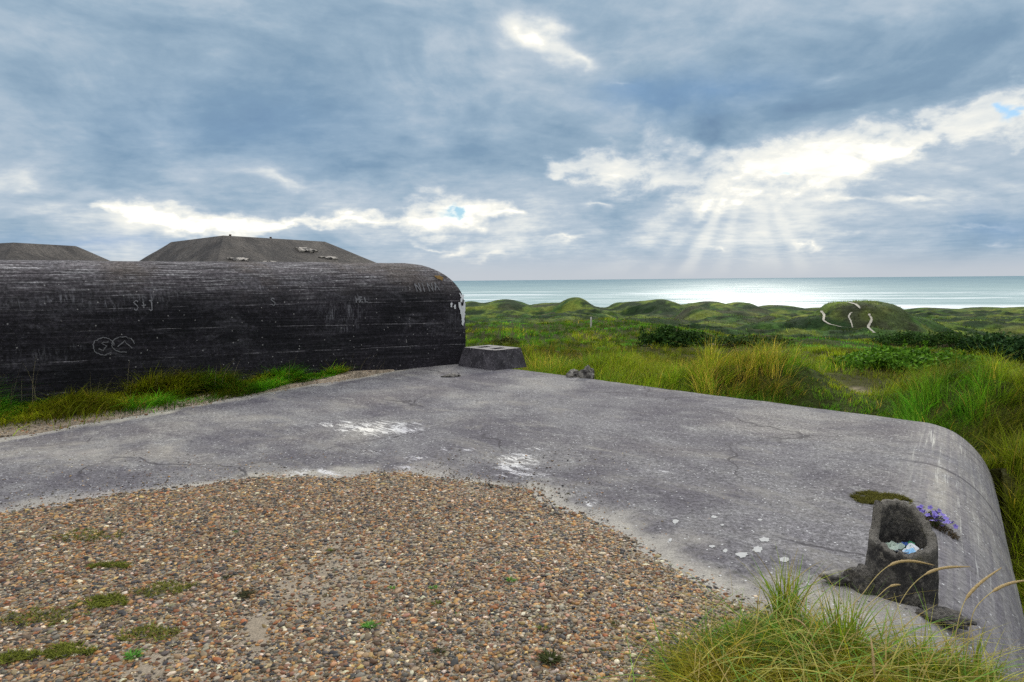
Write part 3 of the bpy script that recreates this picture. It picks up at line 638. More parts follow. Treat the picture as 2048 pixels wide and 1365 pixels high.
# flat roof
i_, z_ = prof(aa[-1:]); i_ = i_[0]-.02
q = [PL+WD*S0-WN*i_, PR-WD*i_-WN*i_, PR-WD*i_-WN*DEPTH, PL+WD*S0-WN*DEPTH]
V.append(np.array([[*p_, ZT-.004] for p_ in q])); Fs.append(np.array([[off, off+1, off+2, off+3]])); UVS.append(np.array([(0, 3.), (1, 3), (1, 4), (0, 4)]))
off += 4
mk('wall', ploc(np.concatenate(V)), Fs, m_wall, parent=bunker, uv=np.concatenate(UVS))
# the two hipped roof blocks
def roof_block(C, TR, TL, zt, out, lbl, stubs, scars):
    C, TR, TL = map(np.array, (C, TR, TL)); Q = TL+TR-C; top = [C, TR, Q, TL]; cen = (C+Q)/2
    n = 14; V = []; F_ = []
    nrm = []
    for k_ in range(4):
        e = top[(k_+1) % 4]-top[k_]; m_ = np.array([e[1], -e[0]])/np.linalg.norm(e); nrm.append(m_)
    bot = []
    for k_ in range(4):
        a_, b_ = nrm[k_-1], nrm[k_]; M = np.array([a_, b_]); bot.append(top[k_]+np.linalg.solve(M, np.array([out[k_-1], out[k_]])))
    for k_ in range(4):
        o = len(V)
        for ii in range(n+1):
            for jj in range(n+1):
                t, w = ii/n, jj/n
                p = lerp(lerp(top[k_], top[(k_+1) % 4], t), lerp(bot[k_], bot[(k_+1) % 4], t), w); z = lerp(zt, ZT-.05, w)
                jt = (vn(np.array([p[0]*2]), np.array([p[1]*2+z*3]), 111)[0]-.5)*.035*(0 < jj)
                V.append([*(p+nrm[k_]*jt*(0 < t < 1)), z+jt*.5])
        F_.append(grid_faces(n+1, n+1, o)[:, ::-1])
    o = len(V); V += [[*p, zt] for p in top]; F_.append(np.array([[o, o+1, o+2, o+3]]))
    ob = mk('roof_block', ploc(V), F_, m_roof, smooth=False, parent=bunker); ob['label'] = lbl
    for t in stubs:
        p = lerp(top[0], top[1], t)+(cen-top[0])*.03
        Vs = []; nn_ = 8
        for zz, rr in ((-.02, .03), (.02, .028), (.025, .035), (.04, .03), (.045, .0)):
            for k_ in range(nn_): Vs.append([p[0]+rr*math.cos(k_*6.283/nn_), p[1]+rr*math.sin(k_*6.283/nn_), zt+zz])
        Fq = [[r_*nn_+k_, r_*nn_+(k_+1) % nn_, (r_+1)*nn_+(k_+1) % nn_, (r_+1)*nn_+k_] for r_ in range(4) for k_ in range(nn_)]
        mk('iron_stub', ploc(Vs), np.array(Fq), m_rust, parent=ob)
    for (t, w, lx, lz, sd) in scars:
        rr = np.random.default_rng(sd); nn_ = 16
        e = (top[1]-top[0]); e = e/np.linalg.norm(e); c0 = lerp(lerp(top[0], top[1], t), lerp(bot[0], bot[1], t), w)
        dn_ = np.array([*(lerp(bot[0], bot[1], t)-lerp(top[0], top[1], t)), ZT-zt]); dn_ /= np.linalg.norm(dn_); nr = np.cross(np.array([*e, 0]), dn_); nr *= np.sign(nr[2])
        cc = np.array([*c0, lerp(zt, ZT-.05, w)])+nr*.035; ring = []; 
        for k_ in range(nn_):
            an = k_*6.283/nn_; rad_ = rr.uniform(.35, 1.1); ring.append(cc+np.array([*e, 0])*math.cos(an)*lx*rad_+dn_*math.sin(an)*lz*rad_)
        Vs = [cc+nr*.02]+ring+[p_-nr*.06 for p_ in ring]
        Ft = [[0, 1+k_, 1+(k_+1) % nn_] for k_ in range(nn_)]; Fq = [[1+k_, 1+nn_+k_, 1+nn_+(k_+1) % nn_, 1+(k_+1) % nn_] for k_ in range(nn_)]
        mk('broken_patch', ploc(Vs), [np.array(Ft), np.array(Fq)], m_scar, smooth=False, parent=ob)
    return ob
m_rust, g, b = material('rusted_iron'); g.put(b.inputs['Base Color'], g.mix(g.noise(objco(g), 30, 4), (.05, .03, .022), (.13, .07, .04)))
m_scar, g, b = material('fresh_broken_concrete'); oc = objco(g); g.put(b.inputs['Base Color'], g.mix(g.sm(g.noise(oc, 7, 5, .7), .42, .55), (.035, .032, .03), (.44, .40, .35)))
roof_block((-7.09, 17.0), (-5.41, 20.0), (-9.65, 19.55), 2.80, (1.6, 1.6, 1.6, 1.0), 'wide grey hipped block rising from the roof with broken patches', (.05, .42), [(.60, .36, .42, .16, 1), (.68, .62, .34, .10, 5), (.10, .74, .42, .13, 2), (.26, .80, .25, .07, 7)])
roof_block((-14.15, 19.6), (-13.72, 21.7), (-18.0, 21.4), 2.83, (1.4, 1.4, 1.4, 1.4), 'lower grey hipped block at the far left of the roof', (), [])
# scratched and chalked marks
m_chalk, g, b = material('chalk_scratch'); g.put(b.inputs['Base Color'], g.mix(g.noise(objco(g), 45, 4, .7), (.05, .05, .055), (.24, .24, .25)))
m_white, g, b = material('white_paint'); g.put(b.inputs['Base Color'], g.mix(g.noise(objco(g), 25, 4, .7), (.52, .54, .55), (.80, .81, .82)))
def wallhit(px, py):
    d = ray(px, py); best = None
    for a in np.linspace(0, 2.4, 240):
        i, z = prof(a); t = (z-EYE)/d[2] if abs(d[2]) > 1e-6 else 1e9
        # intersect the ray with the vertical plane at this inset and compare heights
        den = d[0]*WN[0]+d[1]*WN[1]; t2 = ((PL[0]-WN[0]*i)*WN[0]+(PL[1]-WN[1]*i)*WN[1])/den
        zz = EYE+d[2]*t2; e = abs(zz-z)
        if best is None or e < best[0]: best = (e, a, (d[0]*t2-PL[0])*WD[0]+(d[1]*t2-PL[1])*WD[1])
    return best[2], best[1]
def strokes(name, lines_, w, mat, off=.012, lbl=None, parent=None):
    """flat marks following the wall: polylines in (s, a)"""
    V = []; F_ = []
    for ln in lines_:
        ln = np.array(ln, float); pts = [ln[0]]
        for p in ln[1:]:
            n_ = max(2, int(np.linalg.norm(p-pts[-1])/.03)); pts += list(np.linspace(pts[-1], p, n_+1)[1:])
        pts = np.array(pts); tg = np.gradient(pts, axis=0); tg /= np.maximum(np.linalg.norm(tg, axis=1), 1e-9)[:, None]; nr = np.stack([-tg[:, 1], tg[:, 0]], 1)
        ww = w*R.uniform(.5, 1.2, len(pts))[:, None]; pts = pts + R.normal(0, .004, pts.shape)
        L = pts+nr*ww/2; Rr = pts-nr*ww/2; o = len(V)
        for a_, b_ in zip(L, Rr):
            ua = float(und(np.array([a_[0]]), np.array([a_[1]]))[0]); V += [wall(np.array(a_[0]), np.array(a_[1]), ua+off), wall(np.array(b_[0]), np.array(b_[1]), ua+off)]
        F_.append(np.array([[o+2*k_, o+2*k_+1, o+2*k_+3, o+2*k_+2] for k_ in range(len(pts)-1)]))
    ob = mk(name, ploc(V), F_, mat, smooth=False, parent=parent or bunker)
    if lbl: ob['label'] = lbl
    return ob
GL = {'N': [[(0, 0), (0, 1), (.7, 0), (.7, 1)]], 'I': [[(.2, 0), (.2, 1)]], 'A': [[(0, 0), (.35, 1), (.7, 0)], [(.15, .4), (.55, .4)]], 'S': [[(.65, .85), (.35, 1), (.05, .8), (.6, .3), (.35, 0), (0, .15)]],
      'C': [[(.65, .9), (.3, 1), (0, .6), (.05, .2), (.35, 0), (.65, .12)]], '+': [[(.1, .5), (.7, .5)], [(.4, .2), (.4, .8)]], 'J': [[(.2, 1), (.7, 1)], [(.5, 1), (.5, .15), (.3, 0), (.05, .15)]],
      'M': [[(0, 0), (.1, 1), (.4, .4), (.7, 1), (.8, 0)]], 'E': [[(.6, 1), (0, 1), (0, 0), (.6, 0)], [(0, .5), (.5, .5)]], 'L': [[(0, 1), (0, 0), (.55, 0)]], 'K': [[(0, 0), (0, 1)], [(.6, 1), (0, .5), (.6, 0)]],
      'T': [[(0, 1), (.7, 1)], [(.35, 1), (.35, 0)]], 'R': [[(0, 0), (0, 1), (.5, .9), (.5, .6), (0, .5), (.6, 0)]], 'H': [[(0, 0), (0, 1)], [(.6, 0), (.6, 1)], [(0, .5), (.6, .5)]], 'O': [[(.35, 1), (.05, .7), (.05, .3), (.35, 0), (.65, .3), (.65, .7), (.35, 1)]]}
def text(word, x0, y0, x1, y1, hpx, w, lbl, mat=None):
    """word from photo bearing (x0,y0) to (x1,y1) along the wall"""
    s0, a0 = wallhit(x0, y0); s1, a1 = wallhit(x1, y1); _, at_ = wallhit(x0, y0-hpx); H_ = at_-a0; st = (s1-s0)/len(word)
    gp = empty('graffiti'); gp.parent = bunker
    if lbl: gp['label'] = lbl
    for k_, ch in enumerate(word):
        strokes('letter', [[(s0+st*(k_+x*.95), lerp(a0, a1, k_/len(word))+y*H_+.01*math.sin(k_*3)) for x, y in ln] for ln in GL[ch]], w, mat or m_chalk, parent=gp)
text('NINA', 833, 585, 882, 582, 17, .022, 'scratched name NINA')
text('S+J', 268, 622, 312, 622, 20, .018, 'chalked letters S+J')
text('MEL', 712, 606, 738, 604, 10, .022, None)
text('S', 543, 612, 556, 612, 14, .018, None); 
s0, a0 = wallhit(222, 692)
ell = lambda cx, cy, rx, ry, n_=22, a1=6.283: [(cx+rx*math.cos(t), cy+ry*math.sin(t)) for t in np.linspace(0, a1, n_)]
strokes('graffiti', [ell(s0-.09, a0, .13, .12, 22, 5.4), ell(s0+.15, a0+.01, .14, .11, 22, 5.0), [(s0-.03, a0+.06), (s0-.12, a0+.05), (s0-.05, a0), (s0-.1, a0-.06), (s0-.15, a0-.03)], [(s0+.08, a0-.02), (s0+.17, a0+.05), (s0+.26, a0-.05)]],   .014, m_chalk, lbl='two chalked rings side by side')
# white paint splash at the corner
def patch(name, cx, cy, pts, mat, off, lbl=None):
    s0, a0 = wallhit(cx, cy); V = [wall(np.array(s0), np.array(a0), off)]
    n_ = 60; pts = np.array(pts, float); pp = np.vstack([pts, pts[:1]]); d_ = np.r_[0, np.cumsum(np.hypot(*np.diff(pp, axis=0).T))]; tt_ = np.linspace(0, d_[-1], n_+1)[:-1]
    for t_ in tt_:
        x_, y_ = np.interp(t_, d_, pp[:, 0])+R.normal(0, .5), np.interp(t_, d_, pp[:, 1])+R.normal(0, .7); s_, a_ = wallhit(x_, y_)
        V.append(wall(np.array(min(s_, LW-.012)), np.array(a_), off))
    o = mk(name, ploc(V), np.array([[0, 1+k_, 1+(k_+1) % n_] for k_ in range(n_)]), mat, smooth=False, parent=bunker)
    if lbl: o['label'] = lbl
patch('paint_splash', 924, 625, [(915, 606), (918, 622), (921, 634), (922, 650), (925, 652), (927, 640), (929, 622), (929, 604), (927, 600), (925, 612), (921, 612), (919, 604)], m_white, .03, 'white paint run down the corner')
patch('paint_splash', 923, 596, [(918, 588), (920, 596), (919, 604), (922, 606), (924, 598), (926, 601), (926, 590), (923, 592)], m_white, .03)
for cx, cy in ((901, 611), (908, 615)):
    patch('paint_splash', cx, cy, [(cx-2, cy-2), (cx-1, cy+3), (cx+1.6, cy+4), (cx+2, cy-3), (cx, cy-5)], m_white, .03)
m_lich, g, b = material('orange_lichen'); g.put(b.inputs['Base Color'], g.mix(g.noise(objco(g), 40, 5, .7), (.10, .06, .015), (.28, .16, .03)))
patch('lichen_patch', 878, 556, [(868, 553), (874, 559), (884, 562), (886, 557), (878, 553)], m_lich, .02)

# ------------------------------------------------------------------ small concrete block with two sockets
m_blk, g, b = material('dark_concrete'); oc = objco(g); n_ = g.noise(oc, 3, 7, .7, .4); f_ = g.noise(oc, 26, 6, .75); ge = g.new('ShaderNodeNewGeometry')
up_ = g.m('MULTIPLY', g.sm(g.sep(ge.outputs['Normal'])[2], .55, .85), g.sm(g.sep(oc)[2], .28, .33))  # upward faces near the block top are mixed paler, socket floors excluded
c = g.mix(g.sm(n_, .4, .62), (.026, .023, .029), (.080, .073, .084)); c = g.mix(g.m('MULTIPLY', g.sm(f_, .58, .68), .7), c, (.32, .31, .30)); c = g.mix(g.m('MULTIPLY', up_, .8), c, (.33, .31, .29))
c = g.mix(1.0, c, g.ramp(f_, [(.28, .5), (.72, 1.5)]), 'MULTIPLY')
g.put(b.inputs['Base Color'], c); g.put(b.inputs['Normal'], g.bump(g.m('ADD', f_, n_), .8, .03))
def block():
    lb, wb, lt, wt, h = 1.02, .86, .90, .66, .365
    ex = BD; ey = np.array([.727, .687]); cen = gnd(985, 742)[:2]+ex*(-lb/2+.02)+ey*(wb/2)
    L3 = lambda x, y, z: [cen[0]+ex[0]*x+ey[0]*y, cen[1]+ex[1]*x+ey[1]*y, z]
    V = []; F_ = []
    nx, nz = 12, 6
    cb = [(-lb/2, -wb/2), (lb/2, -wb/2), (lb/2, wb/2), (-lb/2, wb/2)]; ct = [(-lt/2, -wt/2), (lt/2, -wt/2), (lt/2, wt/2), (-lt/2, wt/2)]
    for k_ in range(4):
        o = len(V)
        for i in range(nx+1):
            for j_ in range(nz+1):
                t, w = i/nx, j_/nz; p = lerp(lerp(np.array(cb[k_]), np.array(cb[(k_+1) % 4]), t), lerp(np.array(ct[k_]), np.array(ct[(k_+1) % 4]), t), w)
                edge_ = 0 < t < 1; jt = (vn(np.array([p[0]*6+k_*9]), np.array([w*4.]), 121)[0]-.5)*.012*edge_
                V.append(L3(p[0]*(1+jt*2), p[1]*(1+jt*2), lerp(-.01, h, w)-(.012*random.random() if j_ == nz and edge_ else 0)))
        F_.append(grid_faces(nx+1, nz+1, o))
    xs = [-lt/2, -.30, -.12, .10, .28, lt/2]; ys = [-wt/2, -.16, .12, wt/2]; o = len(V)
    for x_ in xs:
        for y_ in ys: V.append(L3(x_, y_, h-.004))
    for i in range(5):
        for j_ in range(3):
            q_ = [o+i*4+j_, o+(i+1)*4+j_, o+(i+1)*4+j_+1, o+i*4+j_+1]
            if j_ == 1 and i in (1, 3):
                o2 = len(V); 
                for (x_, y_) in ((xs[i], ys[1]), (xs[i+1], ys[1]), (xs[i+1], ys[2]), (xs[i], ys[2])): V.append(L3(x_, y_, h-.30))
                F_.append(np.array([[q_[k_], q_[(k_+1) % 4], o2+(k_+1) % 4, o2+k_] for k_ in range(4)]+[[o2, o2+1, o2+2, o2+3]]))
            else: F_.append(np.array([q_]))
    return tag(mk('concrete_block', V, F_, m_blk, smooth=False), 'small dark tapering concrete block with two square sockets in its top, by the tall wall', 'concrete block')
block()
def lump(name, cx, cy, cz, rx, ry, rz, mat, seed, rot=0, jag=.5, sub=3):
    import bmesh
    bm = bmesh.new(); bmesh.ops.create_icosphere(bm, subdivisions=sub, radius=1); v = np.array([p.co[:] for p in bm.verts]); f = np.array([[p.index for p in q_.verts] for q_ in bm.faces]); bm.free()
    rr = 1+jag*(fbm(v[:, 0]*2+seed, v[:, 1]*2+v[:, 2]*1.7, seed, 4, .6)-.5)*2; v = v*rr[:, None]
    v = np.round(v*3.2)/3.2*.35+v*.65
    v = v*np.array([rx, ry, rz]); c_, s_ = math.cos(rot), math.sin(rot); v = np.stack([v[:, 0]*c_-v[:, 1]*s_, v[:, 0]*s_+v[:, 1]*c_, v[:, 2]], 1)
    return mk(name, v+np.array([cx, cy, cz]), f, mat, smooth=False)
m_rub, g, b = material('broken_concrete'); oc = objco(g); n_ = g.noise(oc, 9, 6, .7); c = g.mix(g.sm(n_, .38, .62), (.05, .045, .042), (.27, .25, .215)); c = g.mix(1.0, c, g.ramp(g.noise(oc, 60, 5, .8), [(.3, .5), (.7, 1.5)]), 'MULTIPLY'); g.put(b.inputs['Base Color'], c); g.put(b.inputs['Normal'], g.bump(n_, .8, .02))
p = gnd(1172, 757)
tag(lump('concrete_rubble', p[0]+.02, p[1]+.05, .05, .13, .09, .15, m_rub, 5, .4, .6), 'upright jagged chunk of broken concrete on the far edge of the roof', 'rubble')
tag(lump('concrete_rubble', p[0]-.20, p[1]+.22, .03, .14, .10, .09, m_rub, 8, 1.0, .6), 'lower rounded chunk of broken concrete beside the jagged one', 'rubble')
p = gnd(903, 753)
tag(lump('concrete_rubble', p[0], p[1], .005, .16, .10, .035, m_rub, 12, .3, .6), 'thin flat flake of concrete lying on the roof before the small block', 'rubble')

# ------------------------------------------------------------------ broken concrete pipe with litter
m_pipe, g, b = material('lichened_pipe_concrete'); oc = objco(g); n_ = g.noise(oc, 7, 7, .7, .4); f_ = g.noise(oc, 70, 6, .75)
c = g.mix(g.sm(n_, .40, .60), (.028, .025, .024), (.15, .135, .115)); c = g.mix(g.m('MULTIPLY', g.sm(g.noise(oc, 16, 5, .7), .55, .66), .6), c, (.30, .27, .22)); c = g.mix(g.m('MULTIPLY', g.sm(g.noise(oc, 5, 4, .7), .58, .7), .5), c, (.10, .095, .03))
c = g.mix(1.0, c, g.ramp(f_, [(.3, .2), (.5, .95), (.7, 2.2)]), 'MULTIPLY'); c = g.mix(g.m('MULTIPLY', g.sep(g.attr('Col'))[0], g.sm(f_, .3, .6)), c, (.27, .245, .205)); g.put(b.inputs['Base Color'], c); g.put(b.inputs['Normal'], g.bump(g.m('ADD', f_, n_), 1.0, .03))
PC = np.array([2.035, 3.47]); PRad = .158; th0 = math.atan2(-PC[1], -PC[0])   # towards the eye
def pipe():
    nT, nH = 72, 22; V = []; F_ = []
    th = np.linspace(0, 2*np.pi, nT, endpoint=False); rel = (th-th0+np.pi) % (2*np.pi)-np.pi     # 0 = facing the eye, + = to the viewer's right
    rl = np.degrees(rel)
    hr = np.interp(rl, [-180, -150, -128, -118, -108, -80, -40, -10, 30, 70, 95, 120, 140, 155, 180], [.43, .43, .43, .425, .30, .28, .262, .238, .245, .268, .285, .32, .375, .41, .43])
    hr = hr+(vn(th*7, th*0, 131)-.5)*.03
    def ring(hf, ro):
        z = hr*hf; ro_ = ro*(1+(fbm(th*3, z*9, 132)-.5)*.08)*(1+.10*(1-hf)); 
        return np.stack([PC[0]+np.cos(th)*ro_+.01*hf, PC[1]+np.sin(th)*ro_+.015*hf, z-.03*(1-hf)], 1)
    hs = np.linspace(0, 1, nH)
    for h_ in hs: V.append(ring(h_, PRad))
    for ro in (PRad-.008, PRad-.036, PRad-.046):
        q_ = ring(1.0, ro); q_[:, 2] += .006 if ro > PRad-.04 else -.006; V.append(q_)
    for h_ in hs[::-1][1:]:
        V.append(ring(h_, PRad-.048))
    n_ = len(V); V = np.concatenate(V)
    for r_ in range(n_-1):
        i = np.arange(nT); F_.append(np.stack([r_*nT+i, r_*nT+(i+1) % nT, (r_+1)*nT+(i+1) % nT, (r_+1)*nT+i], 1))
    rim = np.zeros((n_, nT)); rim[nH:nH+3] = 1; rim[nH-1] = .5
    return tag(mk('concrete_pipe', V, np.concatenate(F_), m_pipe, np.repeat(rim.reshape(-1, 1), 3, 1)), 'broken upright concrete pipe stump with a high back rim on the rounded roof edge', 'pipe')
pipe()
# dirt filling the pipe, and cemented rubble round its foot
p_ = tag(lump('dirt_fill', PC[0], PC[1], .13, .095, .095, .05, m_blk, 3, 0, .25), 'dark dirt filling the concrete pipe under the litter', 'dirt')
tag(lump('concrete_rubble', PC[0]-.29, PC[1]+.08, .035, .085, .05, .035, m_rub, 21, -.3, .35), 'jagged flake of concrete sticking out left of the broken pipe', 'rubble')
tag(lump('concrete_rubble', PC[0]-.18, PC[1]+.02, .03, .08, .09, .09, m_pipe, 23, .6, .4), 'rough collar lump of cement against the left side of the broken pipe', 'rubble')
tag(lump('concrete_rubble', PC[0]+.06, PC[1]-.26, -.012, .12, .08, .028, m_pipe, 25, -.6, .45, 4), 'low crust of pebbly cement in front of the broken pipe', 'rubble')
def plain(name, c0, rough=.5):
    m, g, b = material(name); g.put(b.inputs['Base Color'], g.mix(g.noise(objco(g), 55, 3), tuple(x*.82 for x in c0), tuple(min(1, x*1.08) for x in c0))); b.inputs['Roughness'].default_value = rough; return m
m_pw, m_pb, m_pg, m_pgr, m_pdb = plain('white_paper', (.78, .80, .82)), plain('light_blue_plastic', (.28, .55, .82), .35), plain('green_plastic', (.02, .24, .10), .3), plain('greenish_tissue', (.46, .55, .46)), plain('dark_blue_plastic', (.03, .09, .32), .3)
def crumple(name, x, y, z, sx, sy, rot, tilt, mat, seed, amp=.35, lbl=None):
    n_ = 9; rr = np.random.default_rng(seed); a_, b_ = np.meshgrid(np.linspace(-1, 1, n_), np.linspace(-1, 1, n_), indexing='ij')
    h = (fbm(a_*1.6+seed, b_*1.6, seed, 3, .6)-.5)*2*amp*sx; px_, py_ = a_*sx*(1-.25*np.abs(h)/sx), b_*sy
    h = h+px_*math.tan(tilt); c_, s_ = math.cos(rot), math.sin(rot)
    top = np.stack([x+px_*c_-py_*s_, y+px_*s_+py_*c_, z+h], -1).reshape(-1, 3); bot = top-np.array([0, 0, .003])
    Fb = grid_faces(n_, n_); e_ = [k_*n_ for k_ in range(n_)]+[(n_-1)*n_+k_ for k_ in range(1, n_)]+[k_*n_+n_-1 for k_ in range(n_-2, -1, -1)]+[k_ for k_ in range(n_-2, 0, -1)]
    Fs_ = np.array([[e_[k_], e_[(k_+1) % len(e_)], e_[(k_+1) % len(e_)]+n_*n_, e_[k_]+n_*n_] for k_ in range(len(e_))])
    return tag(mk(name, np.vstack([top, bot]), np.vstack([Fb, Fb[:, ::-1]+n_*n_, Fs_]), mat, smooth=False), lbl, 'litter', 'litter in the broken pipe')
crumple('paper_napkin', PC[0]+0.041, PC[1]+-0.013, 0.215, .048, .034, .5, .4, m_pw, 4, .5, 'crumpled white napkin lying in the broken pipe, beside the light blue wrapper')
crumple('plastic_wrapper', PC[0]+0.015, PC[1]+-0.031, 0.215, .032, .034, -.3, .5, m_pb, 6, .6, 'light blue plastic wrapper at the front of the broken pipe')
crumple('paper_napkin', PC[0]+-0.009, PC[1]+-0.019, 0.218, .026, .030, 1.1, -.5, m_pw, 14, .6, 'small white paper scrap left of the light blue wrapper')
crumple('tissue', PC[0]+-0.026, PC[1]+0.047, 0.220, .056, .032, .2, .2, m_pgr, 9, .8, 'greyish green crumpled tissue at the back of the broken pipe')
crumple('plastic_wrapper', PC[0]+0.056, PC[1]+0.033, 0.225, .026, .018, .4, .6, m_pg, 11, .5, 'small dark green wrapper in the back right of the broken pipe')
crumple('plastic_wrapper', PC[0]+0.034, PC[1]+0.051, 0.230, .024, .016, -.4, .4, m_pdb, 13, .5, 'small dark blue wrapper behind the green tissue')
# far marker post
p = hit(1182, 657, 40, 90); 
m_post, g, b = material('pale_post_wood'); g.put(b.inputs['Base Color'], g.mix(g.noise(g.scale(objco(g), (20, 20, 2)), 1.0, 3), (.45, .42, .38), (.66, .63, .58)))
Vp = []; n_ = 10
for zz, rr_ in ((-.3, .06), (.60, .055), (.74, .05), (.78, .02), (.785, 0.0)):
    for k_ in range(n_): Vp.append([p[0]+rr_*math.cos(k_*6.283/n_), p[1]+rr_*math.sin(k_*6.283/n_), p[2]+zz])
tag(mk('marker_post', Vp, np.array([[r_*n_+k_, r_*n_+(k_+1) % n_, (r_+1)*n_+(k_+1) % n_, (r_+1)*n_+k_] for r_ in range(4) for k_ in range(n_)]), m_post), 'thin pale marker post standing alone in the green dunes', 'post')

# ------------------------------------------------------------------ vegetation
def leafmat(name, rough=.55, trans=.3):
    m, g, b = material(name); c = g.attr('Col'); g.put(b.inputs['Base Color'], c); b.inputs['Roughness'].default_value = rough; b.inputs['Specular IOR Level'].default_value = .06
    t = g.new('ShaderNodeBsdfTranslucent'); g.put(t.inputs[0], g.mix(1.0, c, (1.2, 1.25, .7), 'MULTIPLY')); mx = g.new('ShaderNodeMixShader'); mx.inputs[0].default_value = trans
    o = g.n['Material Output']; g.l.new(b.outputs[0], mx.inputs[1]); g.l.new(t.outputs[0], mx.inputs[2]); g.l.new(mx.outputs[0], o.inputs[0]); return m
m_leaf = leafmat('grass_blade', .6, .42); m_shrub = leafmat('shrub_leaf', .75, .2)
def blades(P_, H, Wd, az_, lean, bend, col, seg=3, name='grass', mat=None, parent=None, tipcol=None):
    n = len(P_); t = np.linspace(0, 1, seg+1)[None, :]
    dx, dy = np.cos(az_)[:, None], np.sin(az_)[:, None]; H_ = H[:, None]
    off = H_*(lean[:, None]*t+bend[:, None]*t**2.2); up_ = H_*(t-.45*np.minimum(bend[:, None], 1.3)*t**2.2-.15*lean[:, None]*t)
    cx = P_[:, 0:1]+dx*off; cy = P_[:, 1:2]+dy*off; cz = P_[:, 2:3]+up_
    wa_ = az_+np.pi/2+R.normal(0, .7, n); wx, wy = np.cos(wa_)[:, None], np.sin(wa_)[:, None]
    w = Wd[:, None]*np.array([.8]+[1-.9*(k_/seg)**1.6 for k_ in range(1, seg+1)])[None, :]*.5
    A_ = np.stack([cx-wx*w, cy-wy*w, cz], 2); B_ = np.stack([cx+wx*w, cy+wy*w, cz], 2)
    V = np.stack([A_, B_], 2).reshape(-1, 3)
    base_ = (np.arange(n)*(seg+1)*2)[:, None]; k_ = np.arange(seg)[None, :]*2
    i0 = (base_+k_).ravel(); f = np.stack([i0, i0+1, i0+3, i0+2], 1)
    c_ = np.repeat(col[:, None, :], (seg+1)*2, 1)
    if tipcol is not None:
        tt_ = np.repeat(t[0], 2)[None, :, None]**2; c_ = c_*(1-tt_*tipcol[:, None, None])+np.array(TAN)*tt_*tipcol[:, None, None]
    return mk(name, V, f, mat or m_leaf, c_.reshape(-1, 3), parent=parent)
